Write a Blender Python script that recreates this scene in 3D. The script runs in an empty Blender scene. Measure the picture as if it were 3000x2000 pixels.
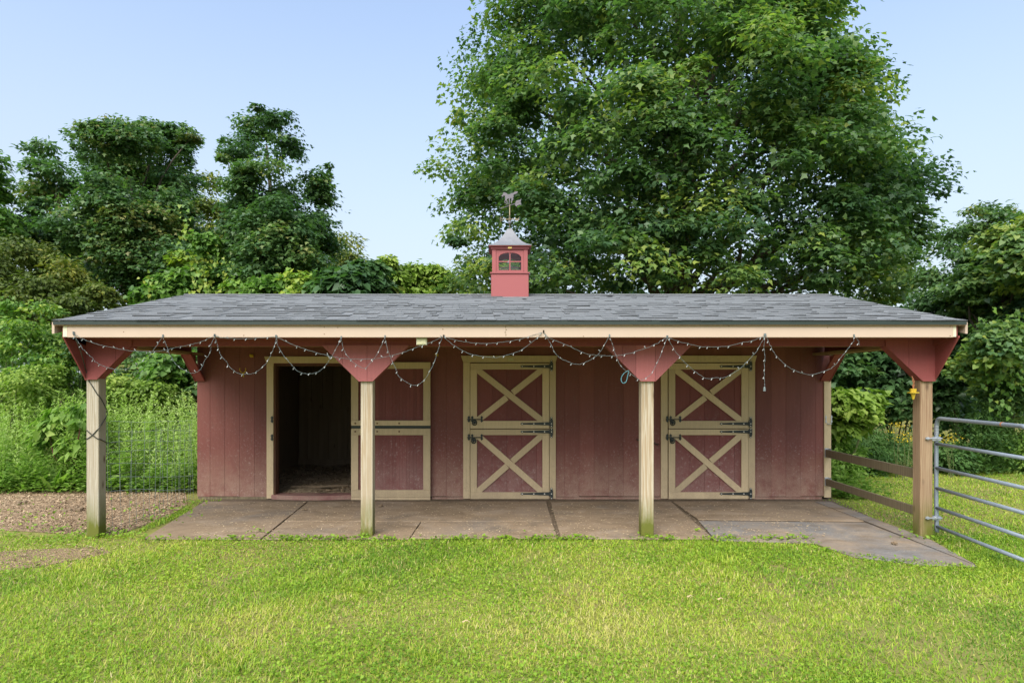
import bpy, math, random
import numpy as np
from mathutils import Vector

SC = bpy.context.scene
COL = SC.collection
R = math.radians
random.seed(7)
rng = np.random.default_rng(11)

# ------------------------------------------------------------------ camera, sky, sun, exposure
EYE = 1.773
cam_d = bpy.data.cameras.new("camera")
cam = bpy.data.objects.new("camera", cam_d)
COL.objects.link(cam)
cam.location = (0, 0, EYE)
cam.rotation_euler = (R(90), 0, 0)
cam_d.sensor_width = 36.0
cam_d.lens = 22.09
cam_d.shift_x = 0.0089
cam_d.shift_y = 0.0417
cam_d.clip_start = 0.05
cam_d.clip_end = 2000
SC.camera = cam

SUN_EL, SUN_AZ = 47.0, 200.0        # sun high, behind the viewer (azimuth clockwise from +Y)
world = bpy.data.worlds.new("World")
SC.world = world
world.use_nodes = True
wn = world.node_tree.nodes
wl = world.node_tree.links
bgn = wn["Background"]
sky = wn.new("ShaderNodeTexSky")
sky.sky_type = 'NISHITA'
sky.sun_disc = False
sky.sun_elevation = R(SUN_EL)
sky.sun_rotation = R(SUN_AZ)
sky.air_density = 1.0
sky.dust_density = 1.6
sky.ozone_density = 1.5
# thin high cloud veil, the same all round, denser towards the horizon
tc = wn.new("ShaderNodeTexCoord")
sp = wn.new("ShaderNodeSeparateXYZ")
wl.new(tc.outputs["Generated"], sp.inputs[0])
vr = wn.new("ShaderNodeMapRange")
vr.interpolation_type = 'SMOOTHSTEP'
vr.inputs["From Min"].default_value = 0.0
vr.inputs["From Max"].default_value = 0.70
vr.inputs["To Min"].default_value = 0.90
vr.inputs["To Max"].default_value = 0.16
wl.new(sp.outputs[2], vr.inputs["Value"])
mx = wn.new("ShaderNodeMix")
mx.data_type = 'RGBA'
wl.new(vr.outputs[0], mx.inputs[0])
wl.new(sky.outputs[0], mx.inputs[6])
mx.inputs[7].default_value = (1.98, 2.16, 2.32, 1)
wl.new(mx.outputs[2], bgn.inputs[0])
bgn.inputs[1].default_value = 0.126

sun_d = bpy.data.lights.new("sun", 'SUN')
sun = bpy.data.objects.new("sun", sun_d)
COL.objects.link(sun)
sun_d.energy = 2.0
sun_d.angle = R(55)
sun_d.color = (1.0, 0.95, 0.86)
_d = Vector((math.sin(R(SUN_AZ)) * math.cos(R(SUN_EL)), math.cos(R(SUN_AZ)) * math.cos(R(SUN_EL)), math.sin(R(SUN_EL))))
sun.rotation_euler = _d.to_track_quat('Z', 'Y').to_euler()
sun.location = _d * 40

SC.view_settings.view_transform = 'Standard'
SC.view_settings.look = 'None'
SC.view_settings.gamma = 1.0
SC.view_settings.use_curve_mapping = False
SC.view_settings.exposure = 1.5
SC.cycles.max_bounces = 8
SC.cycles.transparent_max_bounces = 8

F = 1443.0
def at(u, v, y):
    """point of the place seen at photo coordinates (u, v) (2352 px wide) at distance y"""
    return ((u - 1155.0) * y / F, y, EYE - (v - 882.0) * y / F)
def gnd(u, v, z=0.0):
    y = F * (EYE - z) / (v - 882.0)
    return ((u - 1155.0) * y / F, y)

# ------------------------------------------------------------------ materials
def new_mat(name):
    m = bpy.data.materials.new(name)
    m.use_nodes = True
    nt = m.node_tree
    b = nt.nodes["Principled BSDF"]
    return m, nt, b

def N(nt, t, **kw):
    n = nt.nodes.new(t)
    for k, v in kw.items():
        setattr(n, k, v)
    return n

def pos(nt, scale=(1, 1, 1)):
    g = N(nt, "ShaderNodeNewGeometry")
    mp = N(nt, "ShaderNodeMapping")
    mp.inputs["Scale"].default_value = scale
    nt.links.new(g.outputs["Position"], mp.inputs["Vector"])
    return mp.outputs[0]

def noise(nt, vec, scale, detail=4, rough=0.6, dist=0.0):
    n = N(nt, "ShaderNodeTexNoise")
    n.inputs["Scale"].default_value = scale
    n.inputs["Detail"].default_value = detail
    n.inputs["Roughness"].default_value = rough
    n.inputs["Distortion"].default_value = dist
    nt.links.new(vec, n.inputs["Vector"])
    return n.outputs["Fac"]

def ramp(nt, fac, stops):
    r = N(nt, "ShaderNodeValToRGB")
    e = r.color_ramp.elements
    while len(e) < len(stops):
        e.new(0.5)
    for i, (p, c) in enumerate(stops):
        e[i].position = p
        e[i].color = (c[0], c[1], c[2], 1) if not isinstance(c, (int, float)) else (c, c, c, 1)
    nt.links.new(fac, r.inputs[0])
    return r.outputs[0]

def mix(nt, fac, a, b, mode='MIX'):
    m = N(nt, "ShaderNodeMix", data_type='RGBA', blend_type=mode)
    if isinstance(fac, (int, float)):
        m.inputs[0].default_value = fac
    else:
        nt.links.new(fac, m.inputs[0])
    for s, i in ((a, 6), (b, 7)):
        if isinstance(s, tuple):
            m.inputs[i].default_value = (s[0], s[1], s[2], 1)
        else:
            nt.links.new(s, m.inputs[i])
    return m.outputs[2]

def math_n(nt, op, a, b=0.0, clamp=False):
    m = N(nt, "ShaderNodeMath", operation=op, use_clamp=clamp)
    for i, s in enumerate((a, b)):
        if isinstance(s, (int, float)):
            m.inputs[i].default_value = s
        else:
            nt.links.new(s, m.inputs[i])
    return m.outputs[0]

def zfade(nt, z0, z1):
    g = N(nt, "ShaderNodeNewGeometry")
    s = N(nt, "ShaderNodeSeparateXYZ")
    nt.links.new(g.outputs["Position"], s.inputs[0])
    mr = N(nt, "ShaderNodeMapRange", clamp=True)
    mr.inputs["From Min"].default_value = z0
    mr.inputs["From Max"].default_value = z1
    mr.inputs["To Min"].default_value = 1.0
    mr.inputs["To Max"].default_value = 0.0
    nt.links.new(s.outputs[2], mr.inputs["Value"])
    return mr.outputs[0]

def bump(nt, b, h, strength=0.3, dist=0.01):
    n = N(nt, "ShaderNodeBump")
    n.inputs["Strength"].default_value = strength
    n.inputs["Distance"].default_value = dist
    nt.links.new(h, n.inputs["Height"])
    nt.links.new(n.outputs[0], b.inputs["Normal"])

def setc(nt, b, c, rough=0.7, spec=0.3, metal=0.0):
    if isinstance(c, tuple):
        b.inputs["Base Color"].default_value = (c[0], c[1], c[2], 1)
    else:
        nt.links.new(c, b.inputs["Base Color"])
    b.inputs["Roughness"].default_value = rough
    b.inputs["Specular IOR Level"].default_value = spec
    b.inputs["Metallic"].default_value = metal

def rnd_obj(nt):
    return N(nt, "ShaderNodeObjectInfo").outputs["Random"]

def mat_paint(name, c, dirt=(0.30, 0.24, 0.17), mud=0.0, specks=0.0, var=0.18, grain=1.0, rough=0.65, topmud=0.75, gcol=1.0):
    m, nt, b = new_mat(name)
    g = noise(nt, pos(nt, (60, 60, 3)), 1.0, 5, 0.65)
    big = noise(nt, pos(nt, (1.3, 1.3, 0.8)), 1.6, 4, 0.6)
    lo = tuple(x * (1 - var) for x in c)
    hi = tuple(min(1, x * (1 + var)) for x in c)
    col = mix(nt, big, lo, hi)
    col = mix(nt, ramp(nt, g, [(0.35, 0.0), (0.75, gcol)]), col, tuple(x * 0.86 for x in c))
    r = math_n(nt, 'MULTIPLY_ADD', rnd_obj(nt), 0.22)
    r.node.inputs[2].default_value = 0.89
    mv = N(nt, "ShaderNodeMix", data_type='RGBA', blend_type='MULTIPLY')
    mv.inputs[0].default_value = 1.0
    nt.links.new(col, mv.inputs[6])
    nt.links.new(r, mv.inputs[7])
    col = mv.outputs[2]
    if specks:
        sp = noise(nt, pos(nt), 26, 4, 0.8)
        cl = noise(nt, pos(nt), 2.2, 4, 0.7)
        s = ramp(nt, sp, [(0.55, 0.0), (0.66, 1.0)])
        k = math_n(nt, 'MULTIPLY', s, ramp(nt, cl, [(0.36, 0.0), (0.56, 1.0)]))
        k = math_n(nt, 'MULTIPLY', k, math_n(nt, 'ADD', zfade(nt, 0.1, 1.5), 0.06))
        col = mix(nt, math_n(nt, 'MULTIPLY', k, specks, True), col, tuple(min(1, x * 0.6 + 0.16) for x in (0.45, 0.32, 0.28)))
    if mud:
        z = zfade(nt, 0.0, topmud)
        z = math_n(nt, 'POWER', z, 1.1)
        q = noise(nt, pos(nt), 3.2, 7, 0.75)
        k = math_n(nt, 'MULTIPLY', z, ramp(nt, q, [(0.30, 0.0), (0.55, 1.0)]))
        fine = ramp(nt, noise(nt, pos(nt), 90, 2, 0.6), [(0.3, 0.35), (0.65, 1.0)])
        k = math_n(nt, 'MULTIPLY', k, fine)
        col = mix(nt, math_n(nt, 'MULTIPLY', k, mud, True), col, dirt)
        st = ramp(nt, noise(nt, pos(nt, (14, 14, 9)), 1.0, 6, 0.75), [(0.56, 0.0), (0.74, 1.0)])
        col = mix(nt, math_n(nt, 'MULTIPLY', st, 0.35 * mud), col, tuple(x * 0.45 for x in dirt))
    setc(nt, b, col, rough, 0.25)
    bump(nt, b, g, 0.35 * grain, 0.003)
    return m

def mat_wood(name, c1, c2, knots=True, algae=0.0, dark=(0.12, 0.08, 0.05), sx=26.0):
    m, nt, b = new_mat(name)
    warp = noise(nt, pos(nt, (3, 3, 0.7)), 1.5, 3, 0.5)
    mp = pos(nt, (1, 1, 0.045))
    w = N(nt, "ShaderNodeTexWave", wave_type='RINGS', rings_direction='Z')
    w.inputs["Scale"].default_value = sx
    w.inputs["Distortion"].default_value = 9.0
    w.inputs["Detail"].default_value = 3.0
    w.inputs["Detail Scale"].default_value = 1.2
    nt.links.new(mp, w.inputs["Vector"])
    fine = noise(nt, pos(nt, (170, 170, 4)), 1.0, 4, 0.7)
    col = mix(nt, ramp(nt, w.outputs["Fac"], [(0.15, 0.0), (0.9, 1.0)]), c1, c2)
    col = mix(nt, ramp(nt, fine, [(0.45, 0.0), (0.8, 0.5)]), col, tuple(x * 0.55 for x in c2))
    col = mix(nt, ramp(nt, warp, [(0.4, 0.0), (0.75, 0.45)]), col, tuple(x * 0.78 for x in c1))
    if knots:
        v = N(nt, "ShaderNodeTexVoronoi")
        v.inputs["Scale"].default_value = 1.0
        nt.links.new(pos(nt, (6, 6, 2.6)), v.inputs["Vector"])
        col = mix(nt, ramp(nt, v.outputs["Distance"], [(0.04, 0.9), (0.16, 0.0)]), col, dark)
    if algae:
        z = zfade(nt, 0.02, 0.5)
        q = noise(nt, pos(nt, (9, 9, 2)), 1.0, 5, 0.7)
        k = math_n(nt, 'MULTIPLY', z, ramp(nt, q, [(0.25, 0.15), (0.58, 1.0)]))
        col = mix(nt, math_n(nt, 'MULTIPLY', k, algae * 1.9, True), col, (0.115, 0.125, 0.022))
    setc(nt, b, col, 0.8, 0.2)
    bump(nt, b, fine, 0.4, 0.003)
    return m

def mat_plain(name, c, rough=0.6, metal=0.0, var=0.15, scale=12, spec=0.4):
    m, nt, b = new_mat(name)
    n = noise(nt, pos(nt), scale, 5, 0.65)
    col = mix(nt, n, tuple(x * (1 - var) for x in c), tuple(min(1, x * (1 + var)) for x in c))
    setc(nt, b, col, rough, spec, metal)
    bump(nt, b, n, 0.15, 0.003)
    return m

def mat_leaf(name, stops, trans=0.35, rough=0.5, spec=0.3):
    m, nt, b = new_mat(name)
    a = N(nt, "ShaderNodeAttribute", attribute_name="tone")
    col = ramp(nt, a.outputs["Fac"], stops)
    setc(nt, b, col, rough, spec)
    tr = N(nt, "ShaderNodeBsdfTranslucent")
    br = mix(nt, 1.0, col, (1.0, 1.25, 0.55), 'MULTIPLY')
    nt.links.new(br, tr.inputs[0])
    ms = N(nt, "ShaderNodeMixShader")
    ms.inputs[0].default_value = trans
    out = nt.nodes["Material Output"]
    nt.links.new(b.outputs[0], ms.inputs[1])
    nt.links.new(tr.outputs[0], ms.inputs[2])
    nt.links.new(ms.outputs[0], out.inputs[0])
    return m

M = {}
M['red'] = mat_paint('red_siding_paint', (0.190, 0.068, 0.055), dirt=(0.33, 0.225, 0.165), mud=1.1, specks=0.7, topmud=0.8, var=0.28)
M['red_door'] = mat_paint('red_door_paint', (0.19, 0.060, 0.054), dirt=(0.30, 0.21, 0.18), mud=0.8, specks=0.75, topmud=0.95)
M['red_sill'] = mat_paint('red_sill_paint', (0.20, 0.075, 0.07), dirt=(0.32, 0.23, 0.17), mud=1.0, topmud=0.3)
M['red_clean'] = mat_paint('red_bracket_paint', (0.34, 0.112, 0.108), var=0.12, grain=0.9, specks=0.3)
M['red_dark'] = mat_paint('red_beam_paint', (0.24, 0.062, 0.058), var=0.1, grain=0.7)
M['red_cup'] = mat_paint('red_cupola_paint', (0.27, 0.082, 0.082), var=0.03, grain=0.0, gcol=0.0)
M['tan'] = mat_paint('tan_trim_paint', (0.58, 0.455, 0.275), dirt=(0.28, 0.21, 0.14), mud=0.7, topmud=1.0, var=0.07, grain=0.8)
M['cream'] = mat_paint('cream_fascia_paint', (0.455, 0.356, 0.272), var=0.07, grain=0.0, gcol=0.0)
M['post_pale'] = mat_wood('pale_post_wood', (0.47, 0.41, 0.31), (0.36, 0.275, 0.175), algae=0.9)
M['post_grey'] = mat_wood('grey_post_wood', (0.41, 0.375, 0.295), (0.32, 0.27, 0.19), algae=0.8)
M['post_brown'] = mat_wood('brown_post_wood', (0.36, 0.26, 0.16), (0.23, 0.14, 0.08), algae=0.6)
M['rail_wood'] = mat_wood('weathered_rail_wood', (0.215, 0.175, 0.105), (0.15, 0.12, 0.075), knots=False, sx=10)
M['raw_wood'] = mat_wood('raw_rafter_wood', (0.33, 0.22, 0.12), (0.22, 0.14, 0.075), knots=False)
M['stall_wood'] = mat_wood('dark_stall_wood', (0.22, 0.165, 0.105), (0.19, 0.14, 0.088), sx=5)
M['jamb'] = mat_wood('rusty_jamb_wood', (0.17, 0.075, 0.04), (0.09, 0.05, 0.035), knots=False)
M['iron'] = mat_plain('black_iron', (0.022, 0.028, 0.026), 0.45, 0.0, 0.3, 60, 0.5)
M['bolt'] = mat_plain('bolt_steel', (0.62, 0.60, 0.52), 0.4, 0.3)
M['rust'] = mat_plain('rusty_bolt', (0.16, 0.09, 0.045), 0.8)
M['galv'] = mat_plain('galvanised_steel', (0.42, 0.45, 0.48), 0.42, 0.55, 0.2, 25, 0.5)
M['galv_blue'] = mat_plain('painted_gate_tube', (0.235, 0.275, 0.315), 0.4, 0.25, 0.22, 14, 0.5)
M['wire'] = mat_plain('fence_wire', (0.20, 0.24, 0.23), 0.5, 0.5)
M['lead'] = mat_plain('grey_cupola_metal', (0.19, 0.195, 0.21), 0.6, 0.2, 0.28, 9)
M['brass'] = mat_plain('old_brass', (0.24, 0.19, 0.12), 0.45, 0.4)
M['pewter'] = mat_plain('vane_metal', (0.13, 0.12, 0.13), 0.5, 0.35)
M['gold'] = mat_plain('gold_plate', (0.72, 0.52, 0.16), 0.4, 0.3)
M['yellow'] = mat_plain('yellow_plastic', (0.52, 0.37, 0.03), 0.45, 0.0, 0.1)
M['rope'] = mat_plain('orange_twine', (0.36, 0.15, 0.07), 0.8)
M['cord'] = mat_plain('teal_cord', (0.10, 0.28, 0.33), 0.6)
M['cable'] = mat_plain('light_string_cable', (0.13, 0.16, 0.16), 0.5)
M['cable_dark'] = mat_plain('dark_cable', (0.035, 0.04, 0.032), 0.5)
M['bulb'] = mat_plain('clear_bulb', (0.34, 0.36, 0.35), 0.2, 0.0, 0.03, 10, 0.6)
M['drip'] = mat_plain('dark_drip_edge', (0.022, 0.034, 0.028), 0.5)
M['white_box'] = mat_plain('white_box', (0.60, 0.58, 0.42), 0.5)
M['dry_leaf'] = mat_plain('dry_leaf', (0.42, 0.32, 0.17), 0.8)
M['bark'] = mat_plain('tree_bark', (0.085, 0.068, 0.05), 0.9, 0.0, 0.5, 18, 0.2)
M['stem'] = mat_plain('green_stem', (0.09, 0.115, 0.035), 0.7)
M['redstem'] = mat_plain('red_stem', (0.13, 0.035, 0.035), 0.6)
M['sign_plate'] = mat_plain('small_pale_plate', (0.52, 0.50, 0.30), 0.5, 0.0, 0.35, 45)

def mat_shingle():
    m, nt, b = new_mat('grey_shingle')
    r = rnd_obj(nt)
    a = N(nt, "ShaderNodeAttribute", attribute_name="tone")
    t = math_n(nt, 'FRACT', math_n(nt, 'ADD', math_n(nt, 'MULTIPLY', r, 7.31), a.outputs["Fac"]))
    col = ramp(nt, t, [(0.0, (0.136, 0.146, 0.147)), (0.5, (0.152, 0.162, 0.163)), (1.0, (0.168, 0.178, 0.179))])
    g = noise(nt, pos(nt), 260, 2, 0.7)
    col = mix(nt, ramp(nt, g, [(0.35, 0.0), (0.75, 0.6)]), col, (0.24, 0.25, 0.26))
    st = noise(nt, pos(nt, (1.2, 0.5, 0.5)), 1.5, 5, 0.65)
    col = mix(nt, ramp(nt, st, [(0.45, 0.0), (0.8, 0.3)]), col, (0.10, 0.11, 0.115))
    setc(nt, b, col, 0.9, 0.2)
    bump(nt, b, g, 0.5, 0.003)
    return m
M['shingle'] = mat_shingle()
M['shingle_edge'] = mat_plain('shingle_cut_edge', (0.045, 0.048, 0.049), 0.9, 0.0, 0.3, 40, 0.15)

def mat_mat(name, dirty, g0=(0.115, 0.112, 0.105)):
    m, nt, b = new_mat(name)
    n = noise(nt, pos(nt), 1.1, 7, 0.68)
    f = noise(nt, pos(nt), 46, 4, 0.7)
    col = mix(nt, ramp(nt, n, [(0.62 - dirty * 0.5, 0.0), (0.85 - dirty * 0.45, 1.0)]), g0, (0.250, 0.187, 0.122))
    col = mix(nt, ramp(nt, f, [(0.42, 0.0), (0.72, 0.5)]), col, (0.13, 0.10, 0.075))
    big = noise(nt, pos(nt, (1.0, 1.6, 1)), 2.3, 6, 0.72, 0.6)
    col = mix(nt, ramp(nt, big, [(0.34, 0.6), (0.49, 0.0)]), col, (0.125, 0.094, 0.062))
    col = mix(nt, ramp(nt, big, [(0.52, 0.0), (0.66, 0.65)]), col, (0.31, 0.25, 0.185))
    sp = noise(nt, pos(nt), 75, 1, 0.5)
    cl = noise(nt, pos(nt), 1.7, 3, 0.6)
    k = math_n(nt, 'MULTIPLY', ramp(nt, sp, [(0.68, 0.0), (0.74, 1.0)]), ramp(nt, cl, [(0.4, 0.0), (0.62, 0.9)]))
    col = mix(nt, k, col, (0.42, 0.33, 0.22))
    pal = noise(nt, pos(nt), 0.9, 3, 0.5)
    col = mix(nt, ramp(nt, pal, [(0.52, 0.0), (0.75, 0.5)]), col, (0.25, 0.205, 0.16))
    setc(nt, b, col, 0.95, 0.08)
    bump(nt, b, f, 0.35, 0.006)
    return m
M['mat_brown'] = mat_mat('dirty_rubber_mat', 0.80)
M['mat_grey'] = mat_mat('grey_rubber_mat', 0.42, (0.18, 0.18, 0.175))

def mat_ground():
    m, nt, b = new_mat('lawn_soil')
    n = noise(nt, pos(nt), 0.55, 6, 0.65)
    f = noise(nt, pos(nt), 14, 6, 0.75)
    col = mix(nt, ramp(nt, f, [(0.3, 0.0), (0.7, 1.0)]), (0.16, 0.175, 0.040), (0.26, 0.25, 0.075))
    col = mix(nt, ramp(nt, n, [(0.50, 0.0), (0.68, 0.8)]), col, (0.21, 0.15, 0.08))
    setc(nt, b, col, 0.95, 0.1)
    bump(nt, b, f, 0.6, 0.03)
    return m
M['ground'] = mat_ground()

def mat_mulch(name, c1, c2, c3):
    m, nt, b = new_mat(name)
    v = N(nt, "ShaderNodeTexVoronoi")
    v.inputs["Scale"].default_value = 42
    v.inputs["Randomness"].default_value = 1.0
    nt.links.new(pos(nt, (1, 1.6, 1)), v.inputs["Vector"])
    f = noise(nt, pos(nt), 9, 6, 0.7)
    col = mix(nt, v.outputs["Color"], c1, c2)
    col = mix(nt, ramp(nt, f, [(0.48, 0.0), (0.7, 0.9)]), col, c3)
    setc(nt, b, col, 0.95, 0.1)
    bump(nt, b, v.outputs["Distance"], 0.8, 0.03)
    return m
M['mulch'] = mat_mulch('wood_chip_mulch', (0.32, 0.22, 0.13), (0.42, 0.31, 0.20), (0.15, 0.105, 0.065))
M['dirt'] = mat_mulch('bare_dirt', (0.27, 0.19, 0.11), (0.33, 0.24, 0.14), (0.16, 0.12, 0.07))
M['dirt_dark'] = mat_mulch('dark_packed_dirt', (0.15, 0.115, 0.08), (0.19, 0.145, 0.10), (0.10, 0.08, 0.055))
M['bedding'] = mat_mulch('stall_bedding', (0.34, 0.26, 0.17), (0.46, 0.36, 0.24), (0.13, 0.095, 0.06))

M['chip'] = mat_leaf('wood_chips', [(0.0, (0.11, 0.078, 0.048)), (0.5, (0.33, 0.235, 0.145)), (1.0, (0.56, 0.45, 0.29))], 0.0, 0.85, 0.15)
M['maple'] = mat_leaf('maple_leaves', [(0.0, (0.046, 0.102, 0.042)), (0.45, (0.096, 0.182, 0.060)), (0.75, (0.165, 0.262, 0.070)), (1.0, (0.28, 0.34, 0.065))], 0.44, 0.42, 0.4)
M['dark_leaf'] = mat_leaf('dark_tree_leaves', [(0.0, (0.040, 0.092, 0.036)), (0.5, (0.078, 0.160, 0.054)), (0.85, (0.14, 0.23, 0.065)), (1.0, (0.23, 0.23, 0.07))], 0.40, 0.42, 0.4)
M['vine_leaf'] = mat_leaf('vine_leaves', [(0.0, (0.07, 0.16, 0.035)), (0.6, (0.16, 0.29, 0.05)), (1.0, (0.34, 0.40, 0.06))], 0.42, 0.45, 0.35)
M['weed'] = mat_leaf('weed_leaves', [(0.0, (0.10, 0.20, 0.035)), (0.5, (0.20, 0.335, 0.06)), (1.0, (0.33, 0.44, 0.11))], 0.45, 0.55, 0.25)
M['feather'] = mat_leaf('feathery_weed_leaves', [(0.0, (0.19, 0.31, 0.06)), (0.5, (0.34, 0.48, 0.12)), (1.0, (0.46, 0.58, 0.22))], 0.45, 0.6, 0.2)
M['feather_dark'] = mat_leaf('dark_weed_leaves', [(0.0, (0.045, 0.11, 0.03)), (0.5, (0.085, 0.17, 0.045)), (1.0, (0.15, 0.24, 0.07))], 0.35, 0.6, 0.2)
M['olive'] = mat_leaf('olive_leaves', [(0.0, (0.065, 0.10, 0.022)), (0.6, (0.14, 0.185, 0.035)), (1.0, (0.30, 0.28, 0.045))], 0.35, 0.5, 0.3)
M['lime'] = mat_leaf('lime_leaves', [(0.0, (0.12, 0.20, 0.03)), (0.6, (0.22, 0.33, 0.055)), (1.0, (0.34, 0.42, 0.09))], 0.4, 0.5, 0.3)
M['flower'] = mat_leaf('goldenrod_flowers', [(0.0, (0.45, 0.33, 0.02)), (1.0, (0.62, 0.46, 0.03))], 0.3, 0.6, 0.2)
M['grass'] = mat_leaf('grass_blades', [(0.0, (0.095, 0.21, 0.022)), (0.4, (0.245, 0.385, 0.032)), (0.78, (0.40, 0.475, 0.05)), (0.92, (0.53, 0.49, 0.13)), (1.0, (0.60, 0.50, 0.26))], 0.38, 0.5, 0.25)
M['clover'] = mat_leaf('clover_leaves', [(0.0, (0.11, 0.21, 0.02)), (0.6, (0.21, 0.345, 0.026)), (1.0, (0.34, 0.43, 0.05))], 0.33, 0.5, 0.25)

def mat_glass():
    m, nt, b = new_mat('cupola_glass')
    out = nt.nodes["Material Output"]
    t = N(nt, "ShaderNodeBsdfTransparent")
    g = N(nt, "ShaderNodeBsdfGlossy")
    g.inputs["Roughness"].default_value = 0.03
    ms = N(nt, "ShaderNodeMixShader")
    ms.inputs[0].default_value = 0.045
    nt.links.new(t.outputs[0], ms.inputs[1])
    nt.links.new(g.outputs[0], ms.inputs[2])
    nt.links.new(ms.outputs[0], out.inputs[0])
    return m
M['glass'] = mat_glass()

# ------------------------------------------------------------------ builders
def thing(name, label, cat, loc, group=None):
    o = bpy.data.objects.new(name, None)
    COL.objects.link(o)
    o.location = loc
    o.empty_display_size = 0.2
    o['label'] = label
    o['category'] = cat
    if group:
        o['group'] = group
    return o

def tag(o, label=None, cat=None, group=None, kind=None):
    for k, v in (('label', label), ('category', cat), ('group', group), ('kind', kind)):
        if v:
            o[k] = v
    return o

def root_loc(p):
    v = Vector((0, 0, 0))
    while p is not None:
        v += Vector(p.location)
        p = p.parent
    return v

class MB:
    def __init__(s):
        s.v, s.f, s.mi = [], [], []
    def add(s, vs, fs, mi=0):
        b = len(s.v)
        s.v += [tuple(p) for p in vs]
        s.f += [tuple(i + b for i in f) for f in fs]
        s.mi += [mi] * len(fs)
        return s
    def box(s, x0, x1, y0, y1, z0, z1, mi=0):
        return s.add([(x0, y0, z0), (x1, y0, z0), (x1, y1, z0), (x0, y1, z0), (x0, y0, z1), (x1, y0, z1), (x1, y1, z1), (x0, y1, z1)],
                     [(0, 3, 2, 1), (4, 5, 6, 7), (0, 1, 5, 4), (1, 2, 6, 5), (2, 3, 7, 6), (3, 0, 4, 7)], mi)
    def obox(s, c, ax, ay, az, mi=0):
        c, ax, ay, az = Vector(c), Vector(ax), Vector(ay), Vector(az)
        P = [c + ax * i + ay * j + az * k for k in (-1, 1) for (i, j) in ((-1, -1), (1, -1), (1, 1), (-1, 1))]
        return s.add(P, [(0, 3, 2, 1), (4, 5, 6, 7), (0, 1, 5, 4), (1, 2, 6, 5), (2, 3, 7, 6), (3, 0, 4, 7)], mi)
    def prism(s, poly, a0, a1, axis='y', mi=0):
        """poly in (x,z) extruded along y, in (y,z) along x, or in (x,y) along z"""
        def P(p, a):
            return {'y': (p[0], a, p[1]), 'x': (a, p[0], p[1]), 'z': (p[0], p[1], a)}[axis]
        n = len(poly)
        vs = [P(p, a0) for p in poly] + [P(p, a1) for p in poly]
        fs = [tuple(range(n)), tuple(range(2 * n - 1, n - 1, -1))]
        fs += [(i, i + n, (i + 1) % n + n, (i + 1) % n) for i in range(n)]
        return s.add(vs, fs, mi)
    def tube(s, pts, r, n=6, mi=0, cap=True):
        pts = [Vector(p) for p in pts]
        rs = r if isinstance(r, (list, tuple)) else [r] * len(pts)
        rings = []
        up = Vector((0.13, 0.31, 0.94))
        for i, p in enumerate(pts):
            d = (pts[min(i + 1, len(pts) - 1)] - pts[max(i - 1, 0)])
            if d.length < 1e-9:
                d = Vector((0, 0, 1))
            d.normalize()
            a = d.cross(up)
            if a.length < 0.15:
                a = d.cross(Vector((1, 0, 0)))
            a.normalize()
            b = d.cross(a)
            rings.append([p + (a * math.cos(2 * math.pi * k / n) + b * math.sin(2 * math.pi * k / n)) * rs[i] for k in range(n)])
        vs = [q for rg in rings for q in rg]
        fs = []
        for i in range(len(pts) - 1):
            for k in range(n):
                fs.append((i * n + k, i * n + (k + 1) % n, (i + 1) * n + (k + 1) % n, (i + 1) * n + k))
        if cap:
            fs.append(tuple(range(n - 1, -1, -1)))
            fs.append(tuple((len(pts) - 1) * n + k for k in range(n)))
        return s.add(vs, fs, mi)
    def ball(s, c, r, n=8, mi=0, sz=1.0):
        c = Vector(c)
        vs = [c + Vector((0, 0, -r * sz))]
        m = n // 2
        for i in range(1, m):
            t = math.pi * i / m
            for k in range(n):
                a = 2 * math.pi * k / n
                vs.append(c + Vector((r * math.sin(t) * math.cos(a), r * math.sin(t) * math.sin(a), -r * sz * math.cos(t))))
        vs.append(c + Vector((0, 0, r * sz)))
        fs = [(0, 1 + (k + 1) % n, 1 + k) for k in range(n)]
        for i in range(m - 2):
            for k in range(n):
                fs.append((1 + i * n + k, 1 + i * n + (k + 1) % n, 1 + (i + 1) * n + (k + 1) % n, 1 + (i + 1) * n + k))
        L = len(vs) - 1
        fs += [(L, 1 + (m - 2) * n + k, 1 + (m - 2) * n + (k + 1) % n) for k in range(n)]
        return s.add(vs, fs, mi)
    def build(s, name, mats, parent=None, bevel=0.0, smooth=False, loc=None):
        base = root_loc(parent) if parent is not None else Vector(loc or (0, 0, 0))
        me = bpy.data.meshes.new(name)
        me.from_pydata([tuple(Vector(p) - base) for p in s.v], [], s.f)
        for m in (mats if isinstance(mats, (list, tuple)) else [mats]):
            me.materials.append(m)
        if isinstance(mats, (list, tuple)) and len(mats) > 1:
            me.polygons.foreach_set('material_index', s.mi)
        if smooth:
            me.polygons.foreach_set('use_smooth', [True] * len(me.polygons))
        me.update()
        o = bpy.data.objects.new(name, me)
        COL.objects.link(o)
        if parent is not None:
            o.parent = parent
        else:
            o.location = base
        if bevel:
            bm = o.modifiers.new('bevel', 'BEVEL')
            bm.width = bevel
            bm.segments = 1
            bm.limit_method = 'ANGLE'
        return o

def box(name, x0, x1, y0, y1, z0, z1, m, parent, bevel=0.0):
    return MB().box(x0, x1, y0, y1, z0, z1).build(name, m, parent, bevel)

def spline(pts, sub=6):
    P = [Vector(p) for p in pts]
    out = []
    for i in range(len(P) - 1):
        p0, p1, p2, p3 = P[max(i - 1, 0)], P[i], P[i + 1], P[min(i + 2, len(P) - 1)]
        for k in range(sub):
            t = k / sub
            out.append(0.5 * ((2 * p1) + (p2 - p0) * t + (2 * p0 - 5 * p1 + 4 * p2 - p3) * t * t + (3 * p1 - p0 - 3 * p2 + p3) * t ** 3))
    out.append(P[-1])
    return out

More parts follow.
